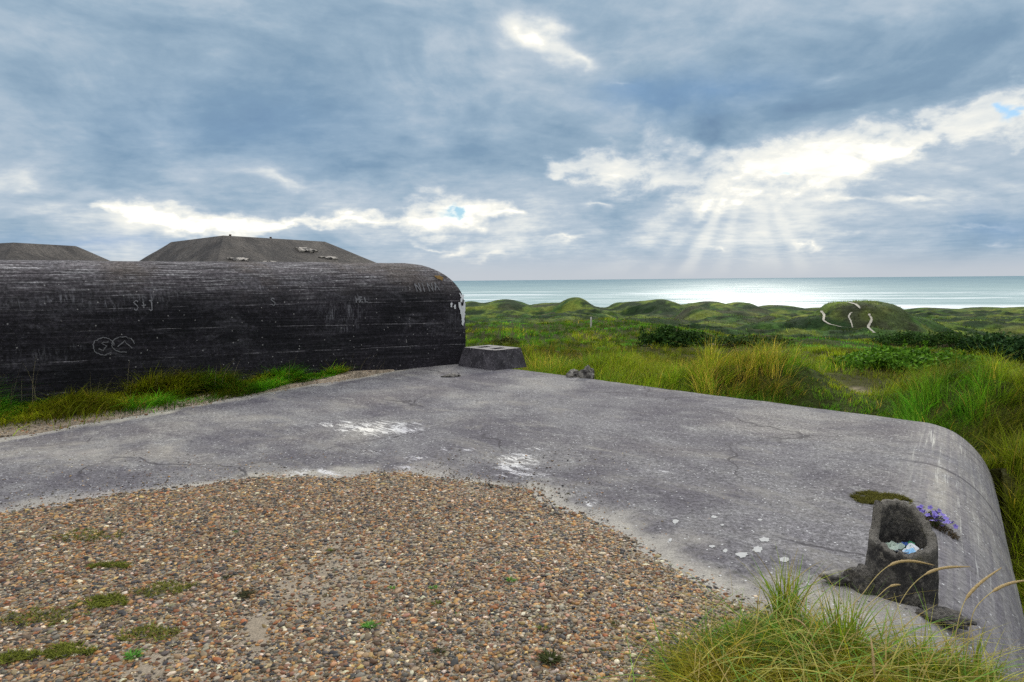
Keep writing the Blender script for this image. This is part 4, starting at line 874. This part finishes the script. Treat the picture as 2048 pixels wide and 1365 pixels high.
# dune grass: even density in the picture's bearing, thinning with distance
def dunegrass(n, d0, d1, a0, a1, pw):
    q_ = R.random(n); d = (d0**(1-pw)+q_*(d1**(1-pw)-d0**(1-pw)))**(1/(1-pw)); a_ = np.radians(R.uniform(a0, a1, n))
    # gather into tussocks
    x, y = np.sin(a_)*d, np.cos(a_)*d; cell = .42*2.0**np.round(np.log2(np.maximum(1, d/18))); ix, iy = np.floor(x/cell), np.floor(y/cell)
    tx_, ty_ = (ix+.2+.6*_h(ix, iy, 1))*cell, (iy+.2+.6*_h(ix, iy, 2))*cell; pull = .55*R.random(n)
    x, y = lerp(x, tx_, pull), lerp(y, ty_, pull); th_ = _h(ix, iy, 5); ch_ = _h(ix, iy, 6)
    uu, vv = uvw2(x, y); ws_, wd_ = wst(x, y)
    ok = ~((uu < U_R+.06) & (vv < vend(uu)+.05)) & ~((ws_ < LW+.1) & (wd_ < .3)) & ~((uu < U_L+.4) & (wd_ > -.5) & (vv < vend(uu)+.3))
    for pt, sx_, sy_ in ((p1, 1.3, 2.4), (p2, .8, 2.0), (p3, .1, .25)):
        ok &= R.random(n) > np.exp(-((x-pt[0])/sx_)**2-((y-pt[1])/sy_)**2)*1.4
    for (hx, hy, rx_, ry_) in SPOT: ok &= ((x-hx)/rx_)**2+((y-hy)/ry_)**2 > .85
    for (hx, hy, rx_, ry_) in SPOT: ok &= ~((np.abs(x-hx*y/hy) < rx_) & (y < hy) & (y > hy-ry_-1.6) & (R.random(len(x)) < .75))
    x, y, d, th_, ch_ = x[ok], y[ok], d[ok], th_[ok], ch_[ok]; n = len(x)
    s = x*NS[0]+y*NS[1]
    a_ = fbm(x/5., y/5., 51); b_ = fbm(x/2.2, y/2.2, 61); lush = sst(.52, .62, fbm(x/7.+5, y/4., 57))*sst(17, 24, s)
    wet = np.exp(-((x-wetp[0])/2.6)**2-((y-wetp[1])/3.0)**2)
    H = (.34+.34*th_)*R.uniform(.6, 1.15, n)*(1+.25*sst(.5, .7, b_)); H *= 1-.45*lush; H *= lerp(1, .50, sst(15, 26, s)); H *= np.where(s > 60, 1.1, 1)
    ca_ = np.array([(1655-1024)/F*9.6, 9.6]); dcor = segdist(x, y, np.array([ca_, [p1[0], p1[1]], [p1[0]+.6, p1[1]+3]]), False); H = H*lerp(.22, 1, sst(.35, 1.1, dcor+.5*(fbm(x*1.5, y*1.5, 17)-.5)))
    e_ = np.maximum(.9-vv[ok]+vend(uu[ok])+0, 0); nearedge = (vv[ok]-vend(uu[ok]) < .8) & (uu[ok] < U_R) ; H = np.where(nearedge, np.minimum(H, .16+.14*th_), H)
    nearside = (uu[ok] < U_R+.35) & (vv[ok] < vend(uu[ok])); H = np.where(nearside, H*.95, H)
    c = mixc(OLIVE, GREEN*.85, np.clip(sst(.42, .62, a_)+.35*(ch_-.5), 0, 1)); c = mixc(c, LUSH, lush*.85); c = mixc(c, BLUEG, wet)
    dry = R.random(n) < (.06+.40*sst(.52, .70, b_)*(1-lush))*(1-wet)*(1-.7*sst(19, 28, s)); c = np.where(dry[:, None], TAN*R.uniform(.6, 1.1, (n, 1)), c)
    gc_ = groundcolor(x, y)*1.8*R.uniform(.45, 1.6, (n, 1)); c = mixc(c, gc_, sst(62, 95, s)*.85); H = H*lerp(1, 1.9, sst(70, 130, s))
    dk = R.random(n) < .22; c = np.where(dk[:, None], c*.35, c)
    c = c*R.uniform(.5, 1.4, (n, 1))*lerp(.7, 1.3, th_)[:, None]*(.50+.95*sst(.34, .66, fbm(x/1.4, y/1.4, 151, 3)))[:, None]
    P_ = np.stack([x, y, zter(x, y)-.02], 1)
    wind = R.normal(.2, .45, n)+(th_-.5)*2.6; wind = np.where(R.random(n) < .3, R.uniform(-3.1, 3.1, n), wind)
    Wd = np.maximum(.0075, d*.00058)*R.uniform(.7, 1.3, n)
    return blades(P_, H, Wd, wind, R.uniform(.05, .45, n), R.uniform(.1, .9, n)*(1-.4*lush), c, 3, 'dune_grass', tipcol=R.random(n)**4*.6)
wetp = hit(1930, 700, 15, 50)
SHR = []
DK = ((.016, .045, .010), (.060, .120, .020)); MD = ((.045, .120, .010), (.150, .300, .025))
_c = lambda *a, **k: (a, k)
SHR.append(_c(1345, 694, 20, 50, 135, 42, 7000, DK, 'round dark green shrub standing alone on the grassy plateau', .075))
SHR.append(_c(1500, 690, 24, 55, 150, 20, 4000, ((.035, .065, .018), (.075, .125, .03)), 'low spreading green shrub right of the sandy hollow', .07))
SHR.append(_c(1835, 738, 14, 34, 240, 42, 9000, MD, 'wide bright green leafy shrub behind the sandy dip', .07, squash=1.3))
SHR.append(_c(1740, 735, 14, 34, 120, 22, 4000, MD, 'low bright green leafy shrub at the left end of the wide bright one', .06, squash=1.3))
SHR.append(_c(1815, 690, 24, 60, 120, 26, 4500, DK, 'dark low shrub at the left end of the thicket', .09))
SHR.append(_c(1905, 693, 24, 60, 130, 32, 5000, DK, 'dark brownish green shrub in the middle of the thicket', .09))
SHR.append(_c(1985, 708, 18, 50, 110, 40, 5500, ((.018, .050, .016), (.055, .115, .03)), 'deep green shrub in the thicket with larger leaves', .08))
SHR.append(_c(2055, 722, 16, 44, 120, 55, 6500, ((.016, .045, .016), (.050, .105, .03)), 'tall dark shrub at the right end of the thicket, cut by the frame', .08))
SHR.append(_c(1010, 690, 18, 40, 60, 14, 1500, ((.05, .06, .018), (.10, .11, .03)), 'small brownish low shrub right of the small concrete block', .06))
SPOT = []
for a_, k_ in SHR:
    q_ = hit(*a_[:4]); SPOT.append((q_[0], q_[1]+.0*q_[1], a_[4]/F*q_[1]/2, a_[4]/F*q_[1]/2*.8*k_.get('squash', 1.0)))

tag(dunegrass(150000, 5.2, 17, -8, 46, .9), kind='stuff')
tag(dunegrass(170000, 16, 72, -9, 44, 1.15), kind='stuff')
tag(dunegrass(110000, 66, 300, -9, 42, .9), kind='stuff')
# verge at the foot of the tall wall
n = 60000; s_ = R.uniform(-4.5, 6.8, n); w_ = np.abs(R.normal(0, .55, n))+.03; x = PL[0]+WD[0]*s_+WN[0]*w_; y = PL[1]+WD[1]*s_+WN[1]*w_; uu, vv = uvw2(x, y)
gap_ = U_L+.18-np.interp(s_, [-4, -.5, 1, 3, 4.4, 5.4, 6.6], [-.25, -.2, .0, .14, .26, .42, .75]); ok = (uu < gap_+.18*(fbm(vv*2, uu*2, 63)-.5)) & (w_ < 2.4)
x, y, s_, w_ = x[ok], y[ok], s_[ok], w_[ok]; n = len(x)
tu = fbm(x*1.6, y*1.6, 66); H = (.07+.30*sst(.36, .66, tu))*R.uniform(.5, 1.25, n)*np.interp(s_, [-4, 1, 3.5, 5, 6.4], [1.9, 1.25, .95, .75, .4])*np.interp(w_, [0, .2, .8], [1.1, 1, .7])
c = mixc(np.array((.215, .240, .010)), np.array((.10, .29, .012)), sst(.42, .58, fbm(x*.9, y*.9, 68))); lg = sst(1.2, -.6, s_)*.7; c = mixc(c, np.array((.08, .36, .04)), lg*sst(.4, .6, fbm(x*1.1, y*1.1, 69)))
c = np.where((R.random(n) < .12)[:, None], TAN*.7, c)*R.uniform(.4, 1.4, (n, 1))*(.45+1.0*sst(.36, .64, fbm(x/.45, y/.45, 152, 3)))[:, None]
tag(blades(np.stack([x, y, np.maximum(zter(x, y), 0)-.01], 1), H, np.full(n, .0085)*R.uniform(.7, 1.5, n), R.normal(-.3, 1.4, n), R.uniform(.1, .7, n), R.uniform(.2, 1.2, n), c, 3, 'verge_grass'), kind='stuff')
# tall dry stems against the wall
n = 46; s_ = R.uniform(-1.0, 5.4, n); w_ = R.uniform(.08, .5, n); x = PL[0]+WD[0]*s_+WN[0]*w_; y = PL[1]+WD[1]*s_+WN[1]*w_
tag(blades(np.stack([x, y, np.zeros(n)], 1), R.uniform(.4, .85, n)*np.interp(s_, [-1, 5], [1.1, .6]), np.full(n, .008), R.normal(0, .8, n), R.uniform(.0, .3, n), R.uniform(.0, .5, n), np.tile(np.array((.26, .22, .15)), (n, 1))*R.uniform(.6, 1.2, (n, 1)), 5, 'dry_stems'), kind='stuff')
# foreground turf at the lower right corner
TURF = np.array([gnd(*q)[:2] for q in [(1235, 1420), (1300, 1345), (1390, 1282), (1470, 1256), (1540, 1246), (1640, 1262), (1720, 1292), (1850, 1318), (1950, 1300), (2080, 1285), (2250, 1330), (2300, 1700), (1200, 1700)]])
n = 30000; lo, hi = TURF.min(0), TURF.max(0); x = R.uniform(lo[0], hi[0], n); y = R.uniform(lo[1], hi[1], n); wob = .10*(fbm(x*5, y*5, 73)-.5)
d_ = np.where(inpoly(x, y, TURF), -1, 1)*segdist(x, y, TURF); uu, vv = uvw2(x, y); ok = (d_+wob < 0) & (uu < .62); x, y, d_ = x[ok], y[ok], d_[ok]; n = len(x); uu, _ = uvw2(x, y)
zt_ = np.where(uu < .5, zslab(np.minimum(uu, .5)), -.7)+.01+.05*sst(0, -.25, d_)
tu = fbm(x*4, y*4, 76); H = (.022+.11*sst(.38, .66, tu))*R.uniform(.5, 1.3, n)*np.where(R.random(n) < .06, 2.0, 1.0)*np.clip(.45-d_*3, .45, 1.0)
c = mixc(np.array((.300, .275, .014)), np.array((.110, .220, .012)), sst(.42, .58, fbm(x*2.4, y*2.4, 78))); c = np.where((R.random(n) < .22)[:, None], TAN*R.uniform(.7, 1.2, (n, 1)), c)*R.uniform(.3, 1.5, (n, 1))
tag(blades(np.stack([x, y, zt_-.01], 1), H, R.uniform(.0032, .0065, n), R.uniform(-3.14, 3.14, n), R.uniform(.2, 1.2, n), R.uniform(.3, 1.6, n), c, 4, 'turf'), kind='stuff')
k_ = R.random(n) < .035; nl = int(k_.sum()); cl = np.where((R.random(nl) < .5)[:, None], np.array((.50, .47, .12)), np.array((.22, .40, .07)))*R.uniform(.6, 1.3, (nl, 1)); cl = np.where((R.random(nl) < .3)[:, None], np.array((.46, .35, .12)), cl)
tag(blades(np.stack([x, y, zt_-.01], 1)[k_], R.uniform(.14, .34, nl), R.uniform(.0050, .0085, nl), np.where(R.random(nl) < .6, R.normal(.1, .8, nl), R.uniform(-3.1, 3.1, nl)), R.uniform(.2, 1.0, nl), R.uniform(.5, 1.5, nl), cl, 8, 'long_turf_blades'), kind='stuff')
# soil lens the turf grows on
tgx, tgy = np.meshgrid(np.linspace(lo[0], min(hi[0], 3.2), 120), np.linspace(lo[1], hi[1], 90), indexing='ij'); tgx = tgx.ravel(); tgy = tgy.ravel(); dd = np.where(inpoly(tgx, tgy, TURF), -1, 1)*segdist(tgx, tgy, TURF); uu, _ = uvw2(tgx, tgy)
tgz = zslab(np.minimum(uu, .5))+np.where(uu > .5, -(uu-.5)*3, 0)+.01+.05*sst(0, -.25, dd)-.06*sst(-.04, .08, dd+.1*(fbm(tgx*5, tgy*5, 73)-.5))
m_soil, g, b = material('mossy_soil'); oc = objco(g); g.put(b.inputs['Base Color'], g.mix(g.noise(oc, 9, 6, .7), (.022, .020, .007), (.060, .060, .014))); g.put(b.inputs['Normal'], g.bump(g.noise(oc, 60, 5, .7), .9, .02)); b.inputs['Roughness'].default_value = 1  # soil kept extra dark to paint the shadowed gaps between turf blades
tag(mk('soil', np.stack([tgx, tgy, tgz], 1), grid_faces(120, 90)[:, ::-1], m_soil), kind='structure')

# marram tufts in the foreground, each a plant with its blades and ears
def zfg(x, y): 
    u_, _ = uvw2(np.array([x]), np.array([y])); return float(zslab(np.minimum(u_, .5))[0])
m_ear, g, b = material('ripe_grass_ear'); oc = objco(g); g.put(b.inputs['Base Color'], g.mix(g.noise(oc, 190, 4, .7), (.30, .19, .06), (.62, .46, .21))); g.put(b.inputs['Normal'], g.bump(g.noise(oc, 260, 3, .7), 1.0, .006)); b.inputs['Roughness'].default_value = .7
m_stem, g, b = material('dry_grass_stem'); g.put(b.inputs['Base Color'], g.mix(g.noise(objco(g), 25, 3), (.34, .25, .08), (.52, .42, .17)))
def tube(name, pts, rads, mat, parent=None, nr=8, org=None):
    pts = np.array(pts, float); tg = np.gradient(pts, axis=0); tg /= np.linalg.norm(tg, axis=1)[:, None]; V = []
    for p_, t_, r_ in zip(pts, tg, rads):
        a_ = np.cross(t_, [0, 0, 1.]); a_ = a_/max(np.linalg.norm(a_), 1e-6); b_ = np.cross(t_, a_)
        for k_ in range(nr): V.append(p_+(a_*math.cos(k_*6.283/nr)+b_*math.sin(k_*6.283/nr))*r_)
    V = np.array(V)-(0 if org is None else org)
    return mk(name, V, np.array([[r_*nr+k_, r_*nr+(k_+1) % nr, (r_+1)*nr+(k_+1) % nr, (r_+1)*nr+k_] for r_ in range(len(pts)-1) for k_ in range(nr)]), mat, parent=parent)
def bez(P_, n_):
    P_ = np.array(P_, float); d = np.r_[0, np.cumsum(np.linalg.norm(np.diff(P_, axis=0), axis=1))]; t = np.linspace(0, d[-1], n_); 
    Q = np.stack([np.interp(t, d, P_[:, k_]) for k_ in range(3)], 1)
    for _ in range(int(n_*.35)): Q[1:-1] = .25*Q[:-2]+.5*Q[1:-1]+.25*Q[2:]
    return Q
def ear(pix, Y0, Y1, split, parent, org, rmax=.0062):
    """stem then ear: bearings in the picture, standing between depths Y0 and Y1"""
    n_ = len(pix); P_ = [at(px, py, lerp(Y0, Y1, k_/(n_-1))) for k_, (px, py) in enumerate(pix)]
    Q = bez(P_, 60); k_ = int(60*split)
    st = tube('stem', Q[:k_+2], np.full(k_+2, .0016), m_stem, parent, 6, org)
    e = Q[k_:]; t = np.linspace(0, 1, len(e)); rr_ = rmax*np.clip(np.minimum(t*6+.25, 1), 0, 1)*(1-.75*t**3)
    e = bez(e, 90); rr_ = np.interp(np.linspace(0, 1, 90), t, rr_)*R.uniform(.8, 1.15, 90)
    tube('seed_head', e, rr_, m_ear, parent, 9, org)
def tuft(px, py, n_, hmin, hmax, spread, lean, lbl, dry=.15, wmin=.002, dirm=0, dirs=1.5, z=None):
    p_ = gnd(px, py); z0 = zfg(p_[0], p_[1])+.02; org = np.array([p_[0], p_[1], z0]); o = tag(empty('marram_tuft', org), lbl, 'grass tuft', 'marram tufts in the foreground')
    ang = R.uniform(0, 6.283, n_); rr_ = spread*np.sqrt(R.random(n_)); P_ = np.stack([np.cos(ang)*rr_, np.sin(ang)*rr_, np.full(n_, -.02)], 1)
    az_ = np.where(R.random(n_) < .5, ang, R.normal(dirm, dirs, n_)); H = R.uniform(hmin, hmax, n_)
    c = mixc(np.array((.085, .22, .015)), np.array((.28, .36, .035)), R.random(n_)); c = np.where((R.random(n_) < dry)[:, None], np.array((.36, .28, .09))*R.uniform(.7, 1.2, (n_, 1)), c)*R.uniform(.6, 1.3, (n_, 1))
    blades(P_, H, R.uniform(wmin, wmin*2.0, n_)*2.1, az_, R.uniform(.02, lean, n_), R.uniform(.0, 1.0, n_)**2*1.1*lean*2, c, 7, 'blades', parent=o, tipcol=R.random(n_)**2*.7)
    return o, org
o1, g1 = tuft(1568, 1240, 120, .12, .36, .055, .40, 'upright green marram tuft growing at the edge of the gravel, left of the pipe', .12, .0022, 1.2, 1.3)
o2, g2 = tuft(1690, 1318, 170, .12, .36, .075, .50, 'marram tuft with three ripe tan ears bending right across the broken pipe', .25, .0022, .6, 1.6)
ear([(1640, 1270), (1700, 1215), (1726, 1190), (1745, 1160), (1770, 1135), (1795, 1122), (1830, 1122), (1868, 1131)], 2.75, 2.95, .60, o2, g2)
ear([(1775, 1275), (1790, 1225), (1815, 1180), (1840, 1155), (1862, 1142), (1890, 1135), (1915, 1134), (1940, 1134)], 2.75, 2.95, .52, o2, g2)
ear([(1700, 1300), (1730, 1215), (1760, 1190), (1775, 1174), (1790, 1170), (1801, 1170)], 2.74, 2.85, .80, o2, g2, .005)
o3, g3 = tuft(1930, 1345, 120, .10, .26, .09, .8, 'low right hand marram tuft with two ripe ears leaning over the rounded roof edge', .3, .002, .2, 1.0)
ear([(1900, 1330), (1918, 1235), (1928, 1202), (1945, 1180), (1970, 1158), (2003, 1136)], 2.55, 2.72, .50, o3, g3)
ear([(1930, 1330), (1945, 1220), (1975, 1190), (2000, 1174), (2025, 1165), (2060, 1160)], 2.52, 2.7, .58, o3, g3)
o4, g4 = tuft(1590, 1330, 110, .08, .28, .10, .9, 'matted yellow-green marram tuft with pale curling blades at the bottom edge', .45, .002, .0, 2.0)
ear([(1640, 1340), (1625, 1275), (1605, 1245), (1585, 1236)], 2.62, 2.7, .72, o4, g4, .0045)
ear([(1750, 1365), (1745, 1300), (1741, 1272)], 2.45, 2.55, .1, o2, g2, .0055)
o5, g5 = tuft(1840, 1345, 130, .08, .26, .12, .9, 'matted green marram tuft between the eared tufts in the corner', .3, .002, .4, 1.6)

# plants in the gravel
m_moss = leafmat('moss', .9, .05)
def rosette(px, py, rad_, n_, colr_, lbl, cat='weed', grp='small weeds growing in the gravel', name='gravel_weed', hh=.5):
    p_ = gnd(px, py, .03); o = []; n0 = n_
    ang = R.uniform(0, 6.283, n0); rr_ = rad_*np.sqrt(R.random(n0))*.6; z = zbed(p_[0:1], p_[1:2])[0]
    P_ = np.stack([p_[0]+np.cos(ang)*rr_, p_[1]+np.sin(ang)*rr_*.8, np.full(n0, z+.006)], 1)
    c = np.array(colr_)[None]*R.uniform(.6, 1.4, (n0, 1))
    return tag(blades(P_, R.uniform(.5, 1.1, n0)*rad_*hh, np.full(n0, rad_*.16)*R.uniform(.7, 1.3, n0), ang+R.normal(0, .4, n0), R.uniform(.4, 1.4, n0), R.uniform(.2, .9, n0), c, 3, name, m_shrub), lbl, cat, grp)
BG, OG, DG = (.10, .26, .04), (.13, .15, .03), (.055, .065, .022)
for px, py, r_, n_, c_, lb in [
    (740, 1257, .042, 60, BG, 'bright green leafy weed, the biggest in the middle of the gravel'), (868, 1180, .028, 40, BG, 'small bright green weed in a pair at mid gravel, the upper one'), (783, 1181, .026, 36, BG, 'small bright green weed left of the upper weed pair'),
    (1022, 1166, .034, 46, BG, 'bright green weed with pointed leaves right of the middle of the gravel'), (996, 1131, .014, 16, BG, 'tiny green sprout above the pointed-leaf weed'), (872, 1212, .030, 40, OG, 'olive weed just under the upper weed pair'), (914, 1233, .018, 22, BG, 'tiny bright weed right of the olive weed'),
    (1085, 1262, .032, 44, OG, 'olive weed at lower centre right of the gravel'), (472, 1068, .022, 26, BG, 'lone green sprout in the upper left gravel'), (660, 1106, .030, 40, OG, 'yellow-green weed in the centre of the gravel, beyond the big one'), (1100, 1325, .060, 110, DG, 'wide dark weed clump at the bottom of the gravel near the turf'),
    (880, 1310, .034, 44, DG, 'dark weed at the bottom middle of the gravel'), (265, 1320, .046, 70, BG, 'bright weed at the lower left among olive moss'), (1232, 1255, .030, 34, DG, 'dark thin weed near the right side of the gravel'), (80, 1150, .024, 30, OG, 'small olive weed near the left edge of the gravel'), (455, 1160, .030, 40, DG, 'dark dry weed left of centre in the gravel'), (655, 1195, .024, 30, DG, 'dark small weed behind the big bright one')]:
    rosette(px, py, r_, n_, c_, lb)
def mosspad(px, py, rx, ry, n_, cols, lbl, h=.022, grp=None, zf=None):
    p_ = gnd(px, py); ang = R.uniform(0, 6.283, n_); rr_ = np.sqrt(R.random(n_)); x = p_[0]+np.cos(ang)*rr_*rx; y = p_[1]+np.sin(ang)*rr_*ry
    m_ = fbm(x*(14 if zf else 20), y*(14 if zf else 20), 83)+.45*(1-rr_) > (.50 if zf else .58); x, y = x[m_], y[m_]; n0 = len(x); z = (zbed(x, y) if zf is None else zf(x, y))+.003
    t_ = R.random(n0); c = mixc(np.array(cols[0]), np.array(cols[1]), t_)*R.uniform(.6, 1.3, (n0, 1))
    return tag(blades(np.stack([x, y, z], 1), R.uniform(.5, 1.3, n0)*h, np.full(n0, .006)*R.uniform(.6, 1.3, n0), R.uniform(0, 6.28, n0), R.uniform(.2, 1.5, n0), R.uniform(.2, .9, n0), c, 2, 'moss_patch', m_moss), lbl, 'moss', grp)
MC = ((.060, .070, .014), (.20, .22, .030))
gm = 'moss patches in the gravel'
mosspad(225, 1146, .14, .05, 900, MC, 'flat olive moss patch in the upper left gravel', grp=gm); mosspad(210, 1222, .16, .09, 1700, MC, 'largest olive moss patch at the left of the gravel', grp=gm); mosspad(130, 1322, .14, .06, 1200, MC, 'olive moss patch at the lower left corner of the gravel', grp=gm); mosspad(500, 1205, .06, .04, 300, ((.03, .03, .02), (.07, .07, .03)), 'small blackish moss patch in the left middle gravel', grp=gm); mosspad(30, 1335, .10, .05, 700, MC, 'green moss patch at the very corner of the picture', grp=gm)
for px, py, rx, ry, n0, lb in [(90, 1250, .22, .12, 900, 'thin olive moss scattered near the left edge of the gravel'), (330, 1195, .18, .10, 700, 'thin olive moss scattered right of the largest moss patch'), (180, 1085, .25, .12, 600, 'thin olive moss scattered in the far left gravel'), (300, 1285, .16, .08, 600, 'thin olive moss above the bright weed at lower left')]:
    o_ = mosspad(px, py, rx, ry, n0, ((.07, .075, .016), (.21, .22, .04)), lb, .022, gm)
    for k_ in ('label', 'category', 'group'): del o_[k_]
    o_.name = 'thin_moss'; o_['kind'] = 'stuff'
zsl = lambda x, y: zslab(np.minimum(uvw2(x, y)[0], .5))
mosspad(1762, 1001, .20, .19, 6500, ((.060, .058, .012), (.14, .13, .022)), 'flat olive brown moss cushion on the roof behind the broken pipe', .022, None, zsl)
mosspad(1880, 1045, .08, .16, 900, ((.045, .038, .02), (.10, .07, .04)), 'dry brownish moss on the roof right of the purple flowers', .02, None, zsl)
# purple flowers behind the pipe
fp = gnd(1846, 1036); zf_ = float(zsl(fp[0:1], fp[1:2])[0]); fl = tag(empty('flower_clump', (fp[0], fp[1], zf_)), 'clump of small purple bellflowers growing behind the broken pipe', 'flowers')
n_ = 420; ang = R.uniform(0, 6.283, n_); rr_ = np.sqrt(R.random(n_)); P_ = np.stack([np.cos(ang)*rr_*.13, np.sin(ang)*rr_*.15, np.full(n_, -.005)], 1)
blades(P_, R.uniform(.02, .05, n_), R.uniform(.004, .008, n_), ang, R.uniform(.1, .8, n_), R.uniform(.1, .8, n_), np.array((.045, .060, .018))[None]*R.uniform(.5, 1.3, (n_, 1)), 3, 'foliage', m_shrub, parent=fl)
m_fl, g, b = material('purple_petal'); g.put(b.inputs['Base Color'], g.mix(g.noise(objco(g), 90, 2), (.13, .085, .40), (.28, .22, .62))); b.inputs['Roughness'].default_value = .6
Vf = [(0, 0, 0)]; Ff = []
for k_ in range(5):
    a_ = k_*1.2566; c_, s_ = math.cos(a_), math.sin(a_); i0 = len(Vf)
    for r_, w_, z_ in ((.004, .0035, .004), (.010, .0055, .007), (.0145, .0012, .006)):
        Vf += [(c_*r_-s_*w_, s_*r_+c_*w_, z_), (c_*r_+s_*w_, s_*r_-c_*w_, z_)]
    Ff += [[0, i0+1, i0, 0][:3]]; 
    FQ = [[i0, i0+1, i0+3, i0+2], [i0+2, i0+3, i0+5, i0+4]]; Ff += FQ
tri = np.array([f_ for f_ in Ff if len(f_) == 3]); qd = np.array([f_ for f_ in Ff if len(f_) == 4])
proto = None
for k_ in range(58):
    an, rr_ = R.uniform(0, 6.283), math.sqrt(R.random()); cl = k_ % 3
    cx, cy = [(-.075, .06), (.035, .0), (.03, -.09)][cl]; q_ = (cx*1.3+math.cos(an)*rr_*.075, cy*1.6+math.sin(an)*rr_*.11, R.uniform(.025, .06))
    if proto is None: proto = mk('blossom', Vf, [tri, qd], m_fl, parent=fl); ob = proto
    else: ob = proto.copy(); COL.objects.link(ob); ob.parent = fl
    ob.location = q_; ob.rotation_euler = (R.normal(.35, .4), R.normal(0, .4), R.uniform(0, 6.28)); ob.scale = [R.uniform(1.0, 1.5)]*3

# shrubs in the dunes
def shrub(px, py, d0, d1, wpx, hpx, n_, cols, lbl, leaf=.05, grp='shrubs in the dunes', squash=1.0, name='shrub'):
    p_ = hit(px, py, d0, d1); D = p_[1]; rx = wpx/F*D/2; h_ = hpx/F*D; ry = rx*.8*squash
    o = tag(empty(name, p_), lbl, 'shrub', grp)
    nc = 44; ca = R.uniform(0, 6.283, nc); cr_ = np.sqrt(R.random(nc))*1.0; ch_ = R.uniform(.2, .9, nc)*(1-.55*cr_**2); cs = R.uniform(.12, .38, nc)
    k_ = R.integers(0, nc, n_); dv_ = R.normal(0, 1, (n_, 3)); dv_ /= np.linalg.norm(dv_, axis=1)[:, None]; rr_ = R.uniform(.6, 1.0, n_)**.6
    x = (np.cos(ca)*cr_)[k_]*rx+dv_[:, 0]*cs[k_]*rr_*rx; y = (np.sin(ca)*cr_)[k_]*ry+dv_[:, 1]*cs[k_]*rr_*ry; z = np.maximum(ch_[k_]*h_+dv_[:, 2]*cs[k_]*rr_*h_*.9, -.05)
    sp_ = R.random(n_) < .10; sk = R.integers(0, 30, n_); sx_, sy_, sl_ = R.normal(0, .5, 30), R.normal(0, .5, 30), R.uniform(.7, 1.35, 30); tt_ = R.random(n_); x = np.where(sp_, sx_[sk]*rx*(1+.25*tt_), x); y = np.where(sp_, sy_[sk]*ry*(1+.25*tt_), y); z = np.where(sp_, tt_*sl_[sk]*h_*(1-.35*(sx_[sk]**2+sy_[sk]**2)), z); C_ = np.stack([x, y, z], 1); a_ = R.normal(0, 1, (n_, 3)); a_ /= np.linalg.norm(a_, axis=1)[:, None]; nrm = dv_*.6+R.normal(0, .5, (n_, 3))+np.array([0, 0, .4]); b_ = np.cross(nrm, a_); b_ /= np.linalg.norm(b_, axis=1)[:, None]; a_ = np.cross(b_, nrm); a_ /= np.linalg.norm(a_, axis=1)[:, None]
    L = leaf*R.uniform(.6, 1.3, (n_, 1)); V = np.stack([C_-a_*L, C_+b_*L*.45, C_+a_*L, C_-b_*L*.45], 1).reshape(-1, 3)
    c = mixc(np.array(cols[0]), np.array(cols[1]), R.random(n_)**1.6)*R.uniform(.6, 1.35, (n_, 1)); c = c*lerp(.75, 1.25, R.random(nc))[k_][:, None]
    mk('foliage', V, np.arange(n_*4).reshape(-1, 4), m_shrub, np.repeat(c, 4, 0), smooth=False, parent=o)
    Vs = []; Fq = []
    for j_ in range(9):
        t0 = np.array([R.normal(0, .12*rx), R.normal(0, .12*ry), -.1]); t1 = np.array([math.cos(ca[j_])*cr_[j_]*rx, math.sin(ca[j_])*cr_[j_]*ry, ch_[j_]*h_]); o_ = len(Vs)
        for t_, r_ in ((0, .022), (.5, .014), (1, .006)):
            q_ = lerp(t0, t1, t_)
            for m_ in range(5): Vs.append(q_+np.array([math.cos(m_*1.2566)*r_, math.sin(m_*1.2566)*r_, 0]))
        Fq += [[o_+a*5+m_, o_+a*5+(m_+1) % 5, o_+(a+1)*5+(m_+1) % 5, o_+(a+1)*5+m_] for a in range(2) for m_ in range(5)]
    mk('branches', Vs, np.array(Fq), m_rust, parent=o)
    return o
DK = ((.016, .045, .010), (.060, .120, .020)); MD = ((.045, .120, .010), (.150, .300, .025))
for a_, k_ in SHR: shrub(*a_, **k_)
